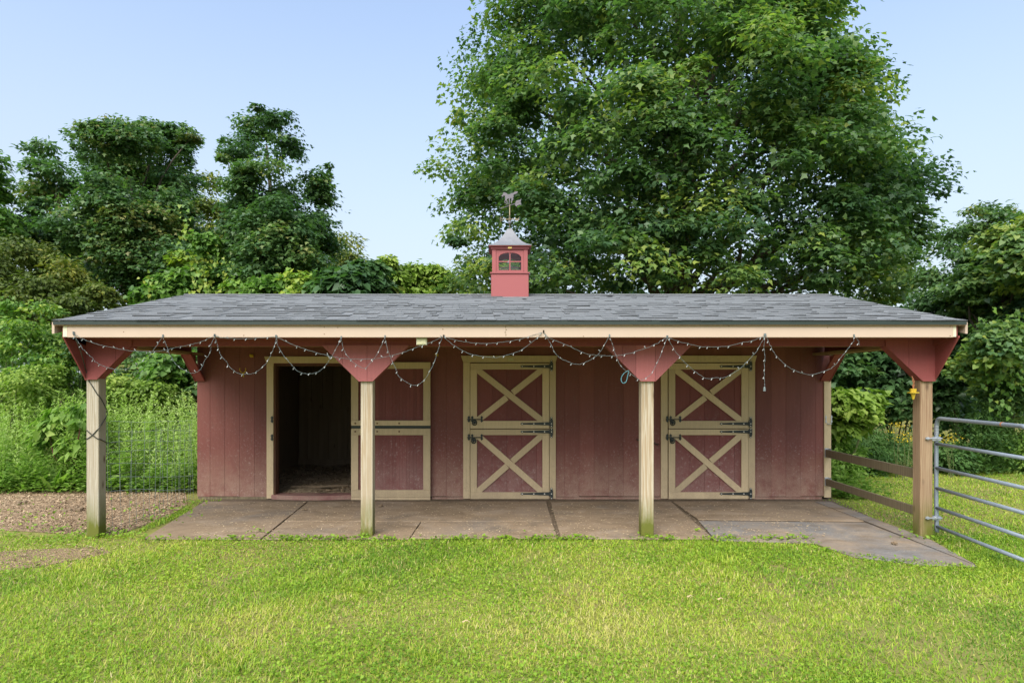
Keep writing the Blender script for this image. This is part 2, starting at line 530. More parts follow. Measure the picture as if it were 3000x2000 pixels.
# ---- numpy leaf meshes
def unit(a):
    return a / np.maximum(np.linalg.norm(a, axis=-1, keepdims=True), 1e-9)

TM = {}
TM['maple'] = (np.array([(0, 0, 0), (.30, .05, -.04), (.26, .22, 0), (.56, .40, -.09), (.27, .55, .02), (0, 1, -.12), (-.27, .55, .02), (-.56, .40, -.09), (-.26, .22, 0), (-.30, .05, -.04)], float), [(0, 1, 2, 3, 4, 5, 6, 7, 8, 9)])
TM['maple'] = (np.array([(0, 0, 0), (.28, .17, -.02), (.56, .40, -.09), (.25, .55, .02), (0, 1, -.12), (-.25, .55, .02), (-.56, .40, -.09), (-.28, .17, -.02)], float), [(0, 1, 2, 3, 4, 5, 6, 7)])
TM['lobed'] = (np.array([(0, 0, 0), (.52, .26, -.07), (.22, .50, .02), (0, 1, -.1), (-.22, .50, .02), (-.52, .26, -.07)], float), [(0, 1, 2, 3), (0, 3, 4, 5)])
TM['heart'] = (np.array([(0, .06, 0), (.36, -.04, .06), (.46, .30, .07), (0, 1, -.12), (-.46, .30, .07), (-.36, -.04, .06)], float), [(0, 1, 2, 3), (0, 3, 4, 5)])
TM['lance'] = (np.array([(0, 0, 0), (.15, .4, .03), (0, 1, -.08), (-.15, .4, .03)], float), [(0, 1, 2, 3)])
TM['oval'] = (np.array([(0, 0, 0), (.27, .42, .05), (0, 1, -.06), (-.27, .42, .05)], float), [(0, 1, 2), (0, 2, 3)])
TM['blade'] = (np.array([(-.5, 0, 0), (.5, 0, 0), (.38, .55, .0), (-.38, .55, .0), (0, 1, 0)], float), [(0, 1, 2, 3), (3, 2, 4)])
TM['round'] = (np.array([(0, -.5, 0), (.46, -.12, .05), (.3, .42, .04), (-.3, .42, .04), (-.46, -.12, .05)], float), [(0, 1, 2, 3, 4)])
TM['chip'] = (np.array([(-.25, -.5, 0), (.25, -.45, .02), (.22, .5, 0), (-.2, .45, .04)], float), [(0, 1, 2, 3)])

def leaf_obj(name, P, AX, NO, S, tmpl, mat, parent=None, tone=None, width=1.0, loc=(0, 0, 0)):
    base = np.array(root_loc(parent) if parent is not None else loc, float)
    n = len(P)
    AX = unit(AX)
    SI = unit(np.cross(AX, NO))
    NN = np.cross(SI, AX)
    tv, tf = TM[tmpl]
    S = np.broadcast_to(np.asarray(S, float), (n,))
    W = np.broadcast_to(np.asarray(width, float), (n,))
    V = (P - base)[:, None, :] + S[:, None, None] * (tv[None, :, 0:1] * W[:, None, None] * SI[:, None, :] + tv[None, :, 1:2] * AX[:, None, :] + tv[None, :, 2:3] * NN[:, None, :])
    k = len(tv)
    me = bpy.data.meshes.new(name)
    me.vertices.add(n * k)
    me.vertices.foreach_set('co', V.reshape(-1).astype(np.float32))
    lp = np.concatenate([np.array(f) for f in tf])
    sizes = np.array([len(f) for f in tf])
    starts = np.concatenate([[0], np.cumsum(sizes)[:-1]])
    L = len(lp)
    loops = (lp[None, :] + (np.arange(n) * k)[:, None]).reshape(-1)
    me.loops.add(n * L)
    me.loops.foreach_set('vertex_index', loops.astype(np.int32))
    me.polygons.add(n * len(tf))
    me.polygons.foreach_set('loop_start', (starts[None, :] + (np.arange(n) * L)[:, None]).reshape(-1).astype(np.int32))
    me.polygons.foreach_set('loop_total', np.tile(sizes, n).astype(np.int32))
    me.update(calc_edges=True)
    if tone is None:
        tone = rng.random(n)
    at_ = me.attributes.new('tone', 'FLOAT', 'FACE')
    at_.data.foreach_set('value', np.repeat(np.clip(tone, 0, 1), len(tf)).astype(np.float32))
    me.materials.append(mat)
    o = bpy.data.objects.new(name, me)
    COL.objects.link(o)
    if parent is not None:
        o.parent = parent
    else:
        o.location = tuple(base)
    return o

def sph(n):
    return unit(rng.normal(size=(n, 3)))

def crown_points(lobes, n_leaves, axis_xy, clump_r=0.45, flat=0.42, front=0.6, outward=0.75, droop=0.45, tone_mu=0.42, tone_sd=0.2, fill=0.12, clump_leaves=60):
    """lobes: (x,y,z,r) rows. Returns leaf positions, axes, normals, tones: lobes hold clumps, clumps hold layered leaves."""
    L = np.asarray(lobes, float)
    C, r = L[:, :3], L[:, 3]
    n_cl = max(len(L), int(n_leaves * (1 - fill) / clump_leaves))
    w = r ** 2 * np.where(C[:, 1] > axis_xy[1] + 1.0, 1 - front * 0.75, 1.0)
    li = rng.choice(len(L), n_cl, p=w / w.sum())
    out = C[li] - np.array([axis_xy[0], axis_xy[1], 0]) * 1.0
    out[:, 2] = 0
    out = unit(out)
    d = unit(sph(n_cl) + out * 0.45 + np.array([0, -0.25 * front, 0.42]))
    lt = rng.normal(0, 0.18, len(L))
    cc = C[li] + d * (r[li] * rng.uniform(0.5, 1.16, n_cl))[:, None]
    cr = clump_r * rng.uniform(0.6, 1.35, n_cl) * np.clip(r[li] / np.median(r), 0.6, 1.3)
    ct = tone_mu + lt[li] + rng.normal(0, tone_sd * 0.55, n_cl)
    ci = rng.integers(0, n_cl, int(n_leaves * (1 - fill)))
    m = len(ci)
    g = sph(m) * rng.uniform(0.45, 1.08, m)[:, None]
    dome = rng.random(m) < 0.75
    g[:, 2] = np.where(dome, np.abs(g[:, 2]) * (flat + .3) - 0.22, g[:, 2] * flat)
    g[:, :2] *= 1.05
    P = cc[ci] + g * cr[ci][:, None]
    P[:, 2] -= 0.12 * (g[:, 0] ** 2 + g[:, 1] ** 2) * cr[ci]
    od = unit(d[ci] * .55 + g * 1.2)
    hor = od.copy()
    hor[:, 2] = 0
    AX = unit(unit(hor) + np.array([0, 0, -droop]) + rng.normal(size=(m, 3)) * 0.45)
    NO = unit(np.array([0, 0, 0.75]) + od * outward + rng.normal(size=(m, 3)) * 0.36)
    T = ct[ci] + rng.normal(0, tone_sd * 0.6, m)
    k = n_leaves - m
    if k > 0:
        fi = rng.choice(len(L), k, p=r ** 3 / (r ** 3).sum())
        Pf = C[fi] + sph(k) * (r[fi] * rng.random(k) ** 0.5 * 0.85)[:, None]
        P = np.concatenate([P, Pf])
        AX = np.concatenate([AX, unit(sph(k) + np.array([0, 0, -0.4]))])
        NO = np.concatenate([NO, unit(sph(k) + np.array([0, 0, 0.8]))])
        T = np.concatenate([T, tone_mu + rng.normal(0, tone_sd, k)])
    return P, AX, NO, T

def limb_path(a, b, bend=0.12, n=6):
    a, b = Vector(a), Vector(b)
    d = b - a
    pts = []
    off = Vector((random.uniform(-1, 1), random.uniform(-1, 1), random.uniform(0.1, 0.8))) * d.length * bend
    for i in range(n + 1):
        t = i / n
        pts.append(a + d * t + off * math.sin(math.pi * t) + Vector((random.uniform(-1, 1), random.uniform(-1, 1), random.uniform(-1, 1))) * d.length * 0.012)
    return pts

def tree(name, label, cat, base, height, trunk_r, lobes, n_leaves, size, tmpl, mat, group=None, limbs=14, trunk_top=None, lean=(0, 0), **kw):
    t = thing(name, label, cat, base, group)
    top = trunk_top or height * 0.8
    tp = [Vector((base[0] + lean[0] * s + random.uniform(-.08, .08) * (s > 0), base[1] + lean[1] * s + random.uniform(-.08, .08) * (s > 0), base[2] - 0.15 * (s == 0) + top * s)) for s in (0, .04, .2, .4, .6, .8, 1)]
    MB().tube(tp, [trunk_r * k for k in (1.5, 1.1, .9, .72, .52, .32, .12)], 9).build('trunk', M['bark'], t, smooth=True)
    L = sorted(lobes, key=lambda q: -q[3])
    random.shuffle(L)
    for q in L[:limbs]:
        s = min(0.95, max(0.12, (q[2] - base[2]) / top * 0.62))
        i = s * 6
        a = Vector((base[0] + lean[0] * s, base[1] + lean[1] * s, base[2] + top * s))
        pth = limb_path(a, q[:3])
        r0 = trunk_r * (0.30 - 0.14 * s)
        MB().tube(pth, [r0 * (1 - 0.85 * k / 6) for k in range(7)], 6).build('limb', M['bark'], t, smooth=True)
    P, AX, NO, T = crown_points(lobes, n_leaves, base[:2], **kw)
    ok = P[:, 2] > 0.05
    P, AX, NO, T = P[ok], AX[ok], NO[ok], T[ok]
    leaf_obj('crown', P, AX, NO, size * rng.uniform(0.7, 1.25, len(P)), tmpl, mat, t, T)
    return t

def shrub(name, label, cat, base, lobes, n_leaves, size, tmpl, mat, group=None, stems=7, stem_mat=None, **kw):
    t = thing(name, label, cat, base, group)
    mb = MB()
    L = list(lobes)
    for i in range(stems):
        q = L[i % len(L)]
        pth = limb_path((base[0] + random.uniform(-.12, .12), base[1] + random.uniform(-.12, .12), base[2] - 0.03),
                        (q[0] + random.uniform(-.4, .4) * q[3], q[1] + random.uniform(-.4, .4) * q[3], q[2] + random.uniform(-.2, .7) * q[3]))
        mb.tube(pth, [0.02 * (1 - 0.8 * k / 6) for k in range(7)], 5)
    mb.build('stem', stem_mat or M['stem'], t)
    P, AX, NO, T = crown_points(lobes, n_leaves, base[:2], **kw)
    ok = P[:, 2] > 0.03
    P, AX, NO, T = P[ok], AX[ok], NO[ok], T[ok]
    leaf_obj('foliage', P, AX, NO, size * rng.uniform(0.65, 1.3, len(P)), tmpl, mat, t, T)
    return t

def keep_sides(lobes, lo=None, hi=None, vmax=560, over=1.25, pad=.18):
    """hold a crown's lobes between two bearings (photo columns) above row vmax"""
    out = []
    for (x, y, z, r) in lobes:
        u, v = 1155 + x * F / y, 882 - (z - EYE) * F / y
        m = (r * over + pad) * F / y
        if v < vmax:
            if hi is not None:
                u = min(u, hi - m)
            if lo is not None:
                u = max(u, lo + m)
        out.append(((u - 1155) * y / F, y, z, r))
    return out

def px_lobes(rows, y, dy=0.9, sq=1.0, k=1.0):
    """rows (u, v, radius in photo px): lobes standing around distance y with real depth"""
    out = []
    for (u, v, rp) in rows:
        yy = y + random.uniform(-dy, dy)
        x, _, z = at(u, v, yy)
        out.append((x, yy, z, k * rp * yy / F))
    return out

def weeds_points(xs, ys, hs, per=46, leaf=0.07, up=0.55, spread=0.10):
    n = len(xs)
    k = np.repeat(np.arange(n), per)
    t = rng.random(len(k)) ** 0.8
    lean = rng.normal(0, 0.10, (n, 2))
    a = rng.random(len(k)) * 2 * np.pi
    rad = spread * (1.05 - t) * rng.random(len(k))
    P = np.stack([xs[k] + lean[k, 0] * t * hs[k] + np.cos(a) * rad, ys[k] + lean[k, 1] * t * hs[k] + np.sin(a) * rad, hs[k] * (0.06 + 0.94 * t)], 1)
    AX = np.stack([np.cos(a), np.sin(a), np.full(len(k), up) + rng.normal(0, .3, len(k))], 1)
    NO = np.stack([-np.cos(a) * 0.5, -np.sin(a) * 0.5, np.ones(len(k))], 1) + rng.normal(0, .3, (len(k), 3))
    T = 0.45 + rng.normal(0, 0.16, n)[k] + rng.normal(0, .12, len(k)) + 0.0 * t
    return P, AX, NO, leaf * rng.uniform(.6, 1.3, len(k)) * (1.15 - 0.5 * t), T

def wob(x, y, f, seed):
    r_ = np.random.default_rng(seed)
    s = np.zeros_like(x)
    for k in range(7):
        a = r_.uniform(0, 6.28)
        q = f * r_.uniform(.5, 2.2)
        s += np.sin((x * math.cos(a) + y * math.sin(a)) * q + r_.uniform(0, 6.28))
    return s / 7 ** .5

# ------------------------------------------------------------------ ground
ground = MB().add([(-260, -60, 0), (260, -60, 0), (260, 420, 0), (-260, 420, 0)], [(0, 1, 2, 3)]).build('ground', M['ground'])
tag(ground, kind='structure')

def sheet(name, poly, z, m, jit=0.0):
    mb = MB()
    mb.add([(p[0], p[1], z) for p in poly], [tuple(range(len(poly)))])
    o = mb.build(name, m)
    tag(o, kind='structure')
    return o
sheet('porch_floor', [gnd(u, v) for u, v in [(360, 1230), (450, 1165), (470, 1140), (1906, 1140), (2020, 1197), (2130, 1240), (2200, 1280), (2050, 1276), (1960, 1266), (1870, 1234), (600, 1230)]], 0.002, M['dirt_dark'])
mulch_poly = [(-13, 8.05), (-9, 7.85), (-6.6, 7.72), (-5.2, 7.45), (-4.55, 7.35), (-4.45, 8.2), (-4.62, 9.2), (-5.2, 10.3), (-7.0, 10.35), (-9, 10.25), (-13, 10.5)]
sheet('mulch_bed', mulch_poly, 0.006, M['mulch'])
dirt_poly = [(-6.4, 5.55), (-5.2, 5.75), (-4.5, 6.1), (-4.1, 6.6), (-4.4, 6.85), (-5.0, 6.75), (-5.9, 6.45), (-7.2, 6.2), (-7.3, 5.7)]
sheet('dirt_patch', dirt_poly, 0.004, M['dirt'])

# ------------------------------------------------------------------ the stable
YW, YP, YF = 9.69, 7.25, 6.85          # wall face, post face, fascia face
XL, XR = -4.715, 5.037
stable = thing('stable', 'red run-in horse stable with tan trimmed doors and grey shingled porch roof', 'stable', (0.1, 9.69, 0))
ROOF_E = (6.80, 2.452)                 # eave y, z
RIDGE = (9.60, 3.128)
SL = (RIDGE[1] - ROOF_E[1]) / (RIDGE[0] - ROOF_E[0])
def roof_z(y):
    return RIDGE[1] - abs(y - RIDGE[0]) * SL
RXL, RXR = -4.87, 5.02

# front wall planks (grooved siding), cut around the openings
OPEN = [(-3.527, -2.310, 2.085), (-0.512, 0.722, 2.105), (2.533, 3.775, 2.105)]
xs = [XL]
x = XL + 0.2
while x < XR - 0.15:
    xs.append(x)
    x += 0.2277
xs.append(XR)
for a, b_, _ in OPEN:
    xs = [q for q in xs if abs(q - a) > 0.03 and abs(q - b_) > 0.03] + [a, b_]
xs.sort()
for a, b_ in zip(xs[:-1], xs[1:]):
    mid = (a + b_) / 2
    z0 = 0.045 + random.uniform(-0.006, 0.006)
    for o0, o1, oz in OPEN:
        if o0 < mid < o1:
            z0 = oz
    g = 0.0014
    dy = random.uniform(-0.0015, 0.0015)
    box('plank', a + g, b_ - g, YW + dy, YW + 0.0042, z0, roof_z(YW) - 0.07, M['red'], stable, 0.001)
# backing in the grooves, the end and rear walls
mb = MB()
segs = [(XL + .005, OPEN[0][0])] + [(OPEN[i][1], OPEN[i + 1][0]) for i in range(2)] + [(OPEN[2][1], XR - .005)]
for a, b_ in segs:
    mb.box(a, b_, YW + 0.0045, YW + 0.05, 0.05, roof_z(YW) - 0.09)
for o0, o1, oz in OPEN:
    mb.box(o0, o1, YW + 0.0045, YW + 0.05, oz, roof_z(YW) - 0.09)
mb.build('wall_frame', M['red_dark'], stable)
box('skirt_board', -1.10, XR - 0.12, YW - 0.004, YW + 0.02, -0.02, 0.036, M['red'], stable)
box('skirt_board', XL + 0.01, -3.62, YW + 0.004, YW + 0.02, -0.02, 0.038, M['rail_wood'], stable)
YB = 13.35
for xa, xb in ((XL, XL + 0.04), (XR - 0.04, XR)):
    MB().prism([(YW + 0.052, 0.02), (YB, 0.02), (YB, roof_z(YB) - 0.07), (RIDGE[0] + 0.15, roof_z(RIDGE[0] + .15) - 0.07), (YW + 0.052, roof_z(YW + 0.052) - 0.07)], xa, xb, 'x').build('end_wall', M['red'], stable)
box('rear_wall', XL + 0.042, XR - 0.042, YB - 0.05, YB, 0.02, roof_z(YB) - 0.07, M['red'], stable)

# corner board at the right end of the wall
box('corner_board', 4.945, 5.052, YW - 0.022, YW - 0.002, 0.03, 1.82, M['tan'], stable, 0.003)
box('corner_board', 5.040, 5.060, YW + 0.0, YW + 0.10, 0.03, 2.25, M['tan'], stable, 0.003)

# roof: deck, drip edges and shingles
roof = MB()
for sgn in (-1, 1):
    y0 = ROOF_E[0] if sgn < 0 else 13.75
    roof.prism([(y0, roof_z(y0) - 0.045), (RIDGE[0], RIDGE[1] - 0.045), (RIDGE[0], RIDGE[1] - 0.008), (y0, roof_z(y0) - 0.008)], RXL + 0.01, RXR - 0.01, 'x')
roof = roof.build('roof', M['raw_wood'], stable)
# shingles in courses from the eave up
EXPO = 0.196
slen = math.hypot(RIDGE[0] - ROOF_E[0], RIDGE[1] - ROOF_E[1])
ny, nz = (RIDGE[0] - ROOF_E[0]) / slen, (RIDGE[1] - ROOF_E[1]) / slen
rows = int(slen / EXPO) + 1
n_ind = 0
rest = MB()
tones = []
for r_ in range(rows):
    x = RXL - random.uniform(0, 0.012)
    s0 = r_ * EXPO - 0.012
    s1 = min(s0 + EXPO * 1.35, slen + 0.01)
    while x < RXR - 0.02:
        w = random.choice((0.07, 0.09, 0.12, 0.15, 0.18, 0.23)) * random.uniform(0.85, 1.15)
        x1 = min(x + w, RXR + random.uniform(0, 0.012))
        if RXR - x1 < 0.06:
            x1 = RXR + random.uniform(0, .01)
        th = random.choice((0.003, 0.003, 0.004, 0.009, 0.0115))
        lift = random.uniform(0, 0.003)
        if r_ == 0:
            th = 0.012
        if random.random() < 0.003:
            lift += random.uniform(0.008, 0.016)
        wav = 0.006 * math.sin(x * 2.1 + r_ * 0.7) + 0.005 * math.sin(x * 5.3 + 1.3 * r_)
        sj = s0 + random.uniform(-0.003, 0.003) + wav * 0.7
        b0 = 0.005 + lift + abs(wav) * 0.15
        P = []
        for (s_, hb) in ((sj, b0), (s1, 0.001)):
            for h in (hb, hb + th if s_ == sj else 0.003):
                for xx in (x + 0.0015, x1 - 0.0015):
                    P.append((xx, ROOF_E[0] + ny * s_ - nz * h, ROOF_E[1] + nz * s_ + ny * h))
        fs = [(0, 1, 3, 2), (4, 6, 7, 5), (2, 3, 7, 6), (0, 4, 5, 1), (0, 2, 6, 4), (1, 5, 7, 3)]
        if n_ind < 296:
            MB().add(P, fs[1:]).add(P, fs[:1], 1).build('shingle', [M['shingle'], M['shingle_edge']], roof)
            n_ind += 1
        else:
            rest.add(P, fs[1:]).add(P, fs[:1], 1)
            tones += [random.random()] * 6
        x = x1
ro = rest.build('upper_shingles', [M['shingle'], M['shingle_edge']], roof)
ro.name = 'shingle_courses'
a_ = ro.data.attributes.new('tone', 'FLOAT', 'FACE')
a_.data.foreach_set('value', tones)
ro['kind'] = 'stuff'
rest = MB()
for r_ in range(29):      # rear slope, plain courses
    s0 = r_ * EXPO
    yb0, yb1 = 13.75 - ny * s0, 13.75 - ny * (s0 + EXPO * 1.2)
    yb1 = max(yb1, RIDGE[0])
    rest.add([(RXL, yb0, roof_z(yb0) + 0.012), (RXR, yb0, roof_z(yb0) + 0.012), (RXR, yb1, roof_z(yb1) + 0.002), (RXL, yb1, roof_z(yb1) + 0.002)], [(0, 1, 2, 3)])
rb = rest.build('rear_shingles', M['shingle'], roof)
rb.name = 'rear_slope_shingles'
rb['kind'] = 'stuff'
MB().tube([(RXL, RIDGE[0], RIDGE[1] + 0.004), (RXR, RIDGE[0], RIDGE[1] + 0.004)], 0.018, 6).build('ridge_cap', M['shingle'], roof)
box('drip_edge', RXL + 0.005, RXR - 0.005, 6.792, 6.802, ROOF_E[1] - 0.036, ROOF_E[1] + 0.004, M['drip'], roof)

# eave fascia and rake boards
box('fascia', -4.735, 4.893, YF - 0.025, YF, 2.281, 2.438, M['cream'], stable, 0.003)
for xs_, xe in ((-4.782, -4.738), (4.896, 4.928)):
    box('fascia_end_board', xs_, xe, YF - 0.02, YF + 0.03, 2.288, 2.437, M['white_box'], stable)
for xa, xb in ((RXL - 0.025, RXL + 0.002), (RXR - 0.002, RXR + 0.025)):
    for y0, y1 in ((6.82, RIDGE[0]), (13.7, RIDGE[0])):
        MB().prism([(y0, roof_z(y0) - 0.135), (y1, roof_z(y1) - 0.135), (y1, roof_z(y1) - 0.012), (y0, roof_z(y0) - 0.012)], xa, xb, 'x').build('rake_board', M['cream'], stable)

# porch beam, side beams, gable panels
box('porch_beam', -4.80, 4.955, 7.232, 7.248, 2.208, roof_z(7.24) - 0.06, M['red_dark'], stable, 0.002)
box('porch_beam', -4.80, 4.955, 7.252, 7.39, 2.212, 2.44, M['raw_wood'], stable)
box('soffit', -4.73, 4.89, YF + 0.002, 7.23, 2.283, 2.295, M['red_dark'], stable)
for xa, xb, xi0, xi1 in ((-4.802, -4.785, -4.78, -4.60), (4.94, 4.957, 4.76, 4.935)):
    MB().prism([(YF - 0.0, 2.30), (YF + .0, roof_z(YF) - 0.055), (YW - 0.03, roof_z(YW - 0.03) - 0.055), (YW - 0.03, 2.21), (7.23, 2.21)], xa, xb, 'x').build('gable_panel', M['red_dark'], stable)
    box('side_beam', xi0, xi1, 7.395, YW - 0.024, 2.214, 2.252, M['raw_wood'], stable, 0.002)
for i in range(9):
    xr = -4.3 + i * 1.09
    MB().prism([(7.395, roof_z(7.395) - 0.19), (YW - 0.01, roof_z(YW - .08) - 0.19), (YW - 0.01, roof_z(YW - .08) - 0.05), (7.395, roof_z(7.395) - 0.05)], xr, xr + 0.04, 'x').build('rafter', M['raw_wood'], stable)

# posts
def post(xa, xb, m, lab):
    mb = MB()
    z1 = 2.21
    mb.box(xa, xb, YP, YP + 0.14, -0.05, z1)
    o = mb.build('post', m, stable, 0.006)
    o['label'] = lab
    return o
post(-4.807, -4.664, M['post_grey'], 'grey weathered corner post wrapped by a dark cable')
post(-1.641, -1.503, M['post_pale'], 'pale post beside the open stall doorway')
post(1.598, 1.742, M['post_pale'], 'pale post left of the right hand closed door')
post(4.817, 4.961, M['post_brown'], 'brown knotty corner post next to the metal gate')

# brackets: painted plywood gussets with sloping boards
def clip_x(poly, lim, sg):
    out = []
    for k in range(len(poly)):
        A, B = poly[k], poly[(k + 1) % len(poly)]
        da, db = sg * (A[0] - lim), sg * (B[0] - lim)
        if da >= 0:
            out.append(A)
        if da * db < 0:
            t = da / (da - db)
            out.append((A[0] + (B[0] - A[0]) * t, A[1] + (B[1] - A[1]) * t))
    return out
def gusset(poly, m=M['red_clean'], cuts=()):
    # grooved plywood: one panel between each pair of grooves, over a backing sheet
    o = MB().prism(poly, 7.2255, 7.231, 'y').build('bracket', m, stable)
    xs_ = [min(p[0] for p in poly)] + list(cuts) + [max(p[0] for p in poly)]
    for a, b_ in zip(xs_[:-1], xs_[1:]):
        q = clip_x(clip_x(poly, a + .0012, 1), b_ - .0012, -1)
        if len(q) > 2:
            MB().prism(q, 7.214, 7.2245, 'y').build('panel', m, o, 0.001)
    mb = MB()
    for p in poly:
        c = (sum(t[0] for t in poly) / len(poly), sum(t[1] for t in poly) / len(poly))
        for k in (.12, .45):
            nx, nz_ = p[0] + (c[0] - p[0]) * k, p[1] + (c[1] - p[1]) * k
            mb.prism([(nx + .004 * math.cos(t * 1.05), nz_ + .004 * math.sin(t * 1.05)) for t in range(6)], 7.2125, 7.2145, 'y')
    mb.build('nail_heads', M['rust'], o)
    return o
ZB = 1.805
gusset([(-4.807, 1.825), (-4.665, 1.825), (-4.262, 2.222), (-4.262, 2.29), (-4.807, 2.29)], M['red_dark'], (-4.45,))
gusset([(-1.655, ZB), (-1.497, ZB), (-1.085, 2.21), (-1.085, 2.222), (-2.072, 2.222), (-2.072, 2.21)], M['red_clean'], (-1.845, -1.56, -1.29))
gusset([(1.585, ZB), (1.752, ZB), (2.160, 2.21), (2.160, 2.222), (1.178, 2.222), (1.178, 2.21)], M['red_clean'], (1.375, 1.528, 1.75))
gusset([(4.825, ZB), (4.968, ZB), (4.968, 2.29), (4.395, 2.29), (4.395, 2.21)], M['red_dark'], (4.66,))
mb = MB()
for u_, v_ in ((284, 762), (745, 751), (745, 767), (776, 752), (1161, 751), (1163, 757), (1160, 763), (1162, 769), (1017, 756), (1674, 748), (2182, 750), (2182, 771), (420, 748), (1340, 772), (1900, 752), (560, 770)):
    nx, _, nz_ = at(u_, v_, 6.825)
    mb.prism([(nx + .006 * math.cos(t * 1.05), nz_ + .006 * math.sin(t * 1.05)) for t in range(6)], 6.8235, 6.8255, 'y')
mb.build('nail_heads', M['rust'], stable)
for xj in (0.03,):
    box('fascia_joint', xj, xj + .003, 6.8242, 6.8258, 2.285, 2.434, M['rail_wood'], stable)
def slope_board(a, b, w=0.12, th=0.035):
    """board under the sloping edge of a gusset, in the (x,z) plane from a to b, behind the gusset"""
    ax, az = a
    bx, bz = b
    d = Vector((bx - ax, 0, bz - az))
    L = d.length
    d.normalize()
    n = Vector((-d.z, 0, d.x))
    if n.z < 0:
        n = -n
    c = Vector(((ax + bx) / 2, 7.233 + w / 2, (az + bz) / 2)) + n * th * 0.5
    MB().obox(c, d * L * 0.5, Vector((0, w / 2, 0)), n * th * 0.5).build('brace', M['red_dark'], stable)
slope_board((-4.66, 1.835), (-4.27, 2.205))
slope_board((-1.497, 1.815), (-1.10, 2.205))
slope_board((-1.655, 1.815), (-2.055, 2.205))
slope_board((1.752, 1.815), (2.15, 2.205))
slope_board((1.585, 1.815), (1.19, 2.205))
slope_board((4.815, 1.815), (4.41, 2.205))
# brackets in the side planes: forward to the fascia and at the wall
for xa, xb in ((-4.802, -4.785), (4.962, 4.979)):
    MB().prism([(7.228, 1.815), (7.228, 2.30), (YF - 0.002, 2.30), (YF - 0.002, 2.283)], xa, xb, 'x').build('bracket', M['red_dark'], stable)
for xa, xb, bx0, bx1 in ((-4.735, -4.722, -4.72, -4.585), (5.02, 5.033, 4.88, 5.018)):
    MB().prism([(YW - 0.03, 1.81), (YW - 0.03, 2.213), (9.22, 2.213)], xa, xb, 'x').build('bracket', M['red_dark'], stable)
    d = Vector((0, 9.235 - 9.66, 2.205 - 1.815))
    L = d.length
    d.normalize()
    n = Vector((0, d.z, -d.y))
    MB().obox(Vector(((bx0 + bx1) / 2, (9.235 + 9.655) / 2, (2.20 + 1.825) / 2)) + n * 0.018, Vector(((bx1 - bx0) / 2, 0, 0)), d * L * 0.5, n * 0.017).build('brace', M['red_dark'], stable, 0.002)

# door frames
def door_frame(xa0, xa1, xb0, xb1, zt, lab):
    fr = box('door_frame', xa0, xa1, YW - 0.03, YW - 0.004, 0.015, zt, M['tan'], stable, 0.003)
    fr['label'] = lab
    if xb0 is not None:
        box('trim_board', xb0, xb1, YW - 0.03, YW - 0.004, 0.015, zt, M['tan'], fr, 0.003)
        r_ = xb1
    else:
        r_ = xa0 + 1.43
    MB().prism([(xa0, zt + 0.002), (r_, zt + 0.002), (r_ + 0.03, zt + 0.105), (xa0 - 0.037, zt + 0.105)], YW - 0.035, YW - 0.004).build('header', M['tan'], fr, 0.003)
    return fr
f0 = door_frame(-3.634, -3.530, None, None, 2.095, 'tan trim around the open doorway')
f1 = door_frame(-0.610, -0.506, 0.716, 0.814, 2.108, 'tan trim around the middle door')
f2 = door_frame(2.431, 2.535, 3.773, 3.877, 2.108, 'tan trim around the right hand door')
box('name_plate', 0.0805, 0.163, YW - 0.041, YW - 0.036, 2.135, 2.175, M['sign_plate'], f1)

# open doorway: jambs, threshold, stall interior
box('jamb', -3.527, -3.505, YW - 0.005, YW + 0.14, 0.03, 2.075, M['jamb'], f0)
box('jamb', -3.504, -2.335, YW + 0.02, YW + 0.14, 2.055, 2.075, M['jamb'], f0)
box('jamb', -2.334, -2.312, YW - 0.005, YW + 0.14, 0.03, 2.075, M['jamb'], f0)
tpts = []
for i in range(9):
    t = i / 8
    tpts.append((-3.56 + 1.26 * t, YW - 0.05 - 0.09 * math.sin(math.pi * t)))
tpts += [(-2.30, YW + 0.16), (-3.50, YW + 0.16)]
MB().prism(tpts, 0.004, 0.075, 'z').build('threshold', M['red_sill'], f0, 0.008)
iw = MB()
ISL = -4.20
box('stall_wall', ISL - 0.03, ISL, YW + 0.06, 12.9, 0.02, 2.35, M['stall_wood'], stable)
bx = MB().box(ISL, -1.0, 12.95, 12.97, 0.02, 2.6).build('stall_wall', M['stall_wood'], stable)
x = ISL + 0.005
while x < -1.05:
    w = random.uniform(0.17, 0.26)
    box('plank', x, x + w - 0.006, 12.918 + random.uniform(-.004, .004), 12.948, 0.05, 1.25, M['stall_wood'], bx)
    box('plank', x + 0.09, x + w + 0.08, 12.925 + random.uniform(-.004, .004), 12.949, 1.275, 2.5, M['stall_wood'], bx)
    x += w
box('kick_board', ISL, -1.05, 12.885, 12.915, 0.06, 0.24, M['stall_wood'], bx)
box('stall_wall', -1.0, -0.97, YW + 0.06, 12.9, 0.02, 2.35, M['stall_wood'], stable)
gx, gy = np.meshgrid(np.linspace(ISL, -1.0, 30), np.linspace(YW + 0.1, 12.9, 30))
gz = 0.055 + 0.06 * np.clip((gy - YW) / 2.5, 0, 1) + 0.018 * np.sin(gx * 4 + gy * 2) + 0.015 * np.sin(gx * 9 - gy * 5)
vs = np.stack([gx, gy, gz], -1).reshape(-1, 3)
fs = [(i * 30 + j, i * 30 + j + 1, (i + 1) * 30 + j + 1, (i + 1) * 30 + j) for i in range(29) for j in range(29)]
sf = MB().add([tuple(p) for p in vs], fs).build('stall_floor', M['bedding'], stable, smooth=True)
n = 5000
bp = np.stack([rng.uniform(ISL + .05, -1.05, n), rng.uniform(YW + 0.12, 12.8, n), np.zeros(n)], 1)
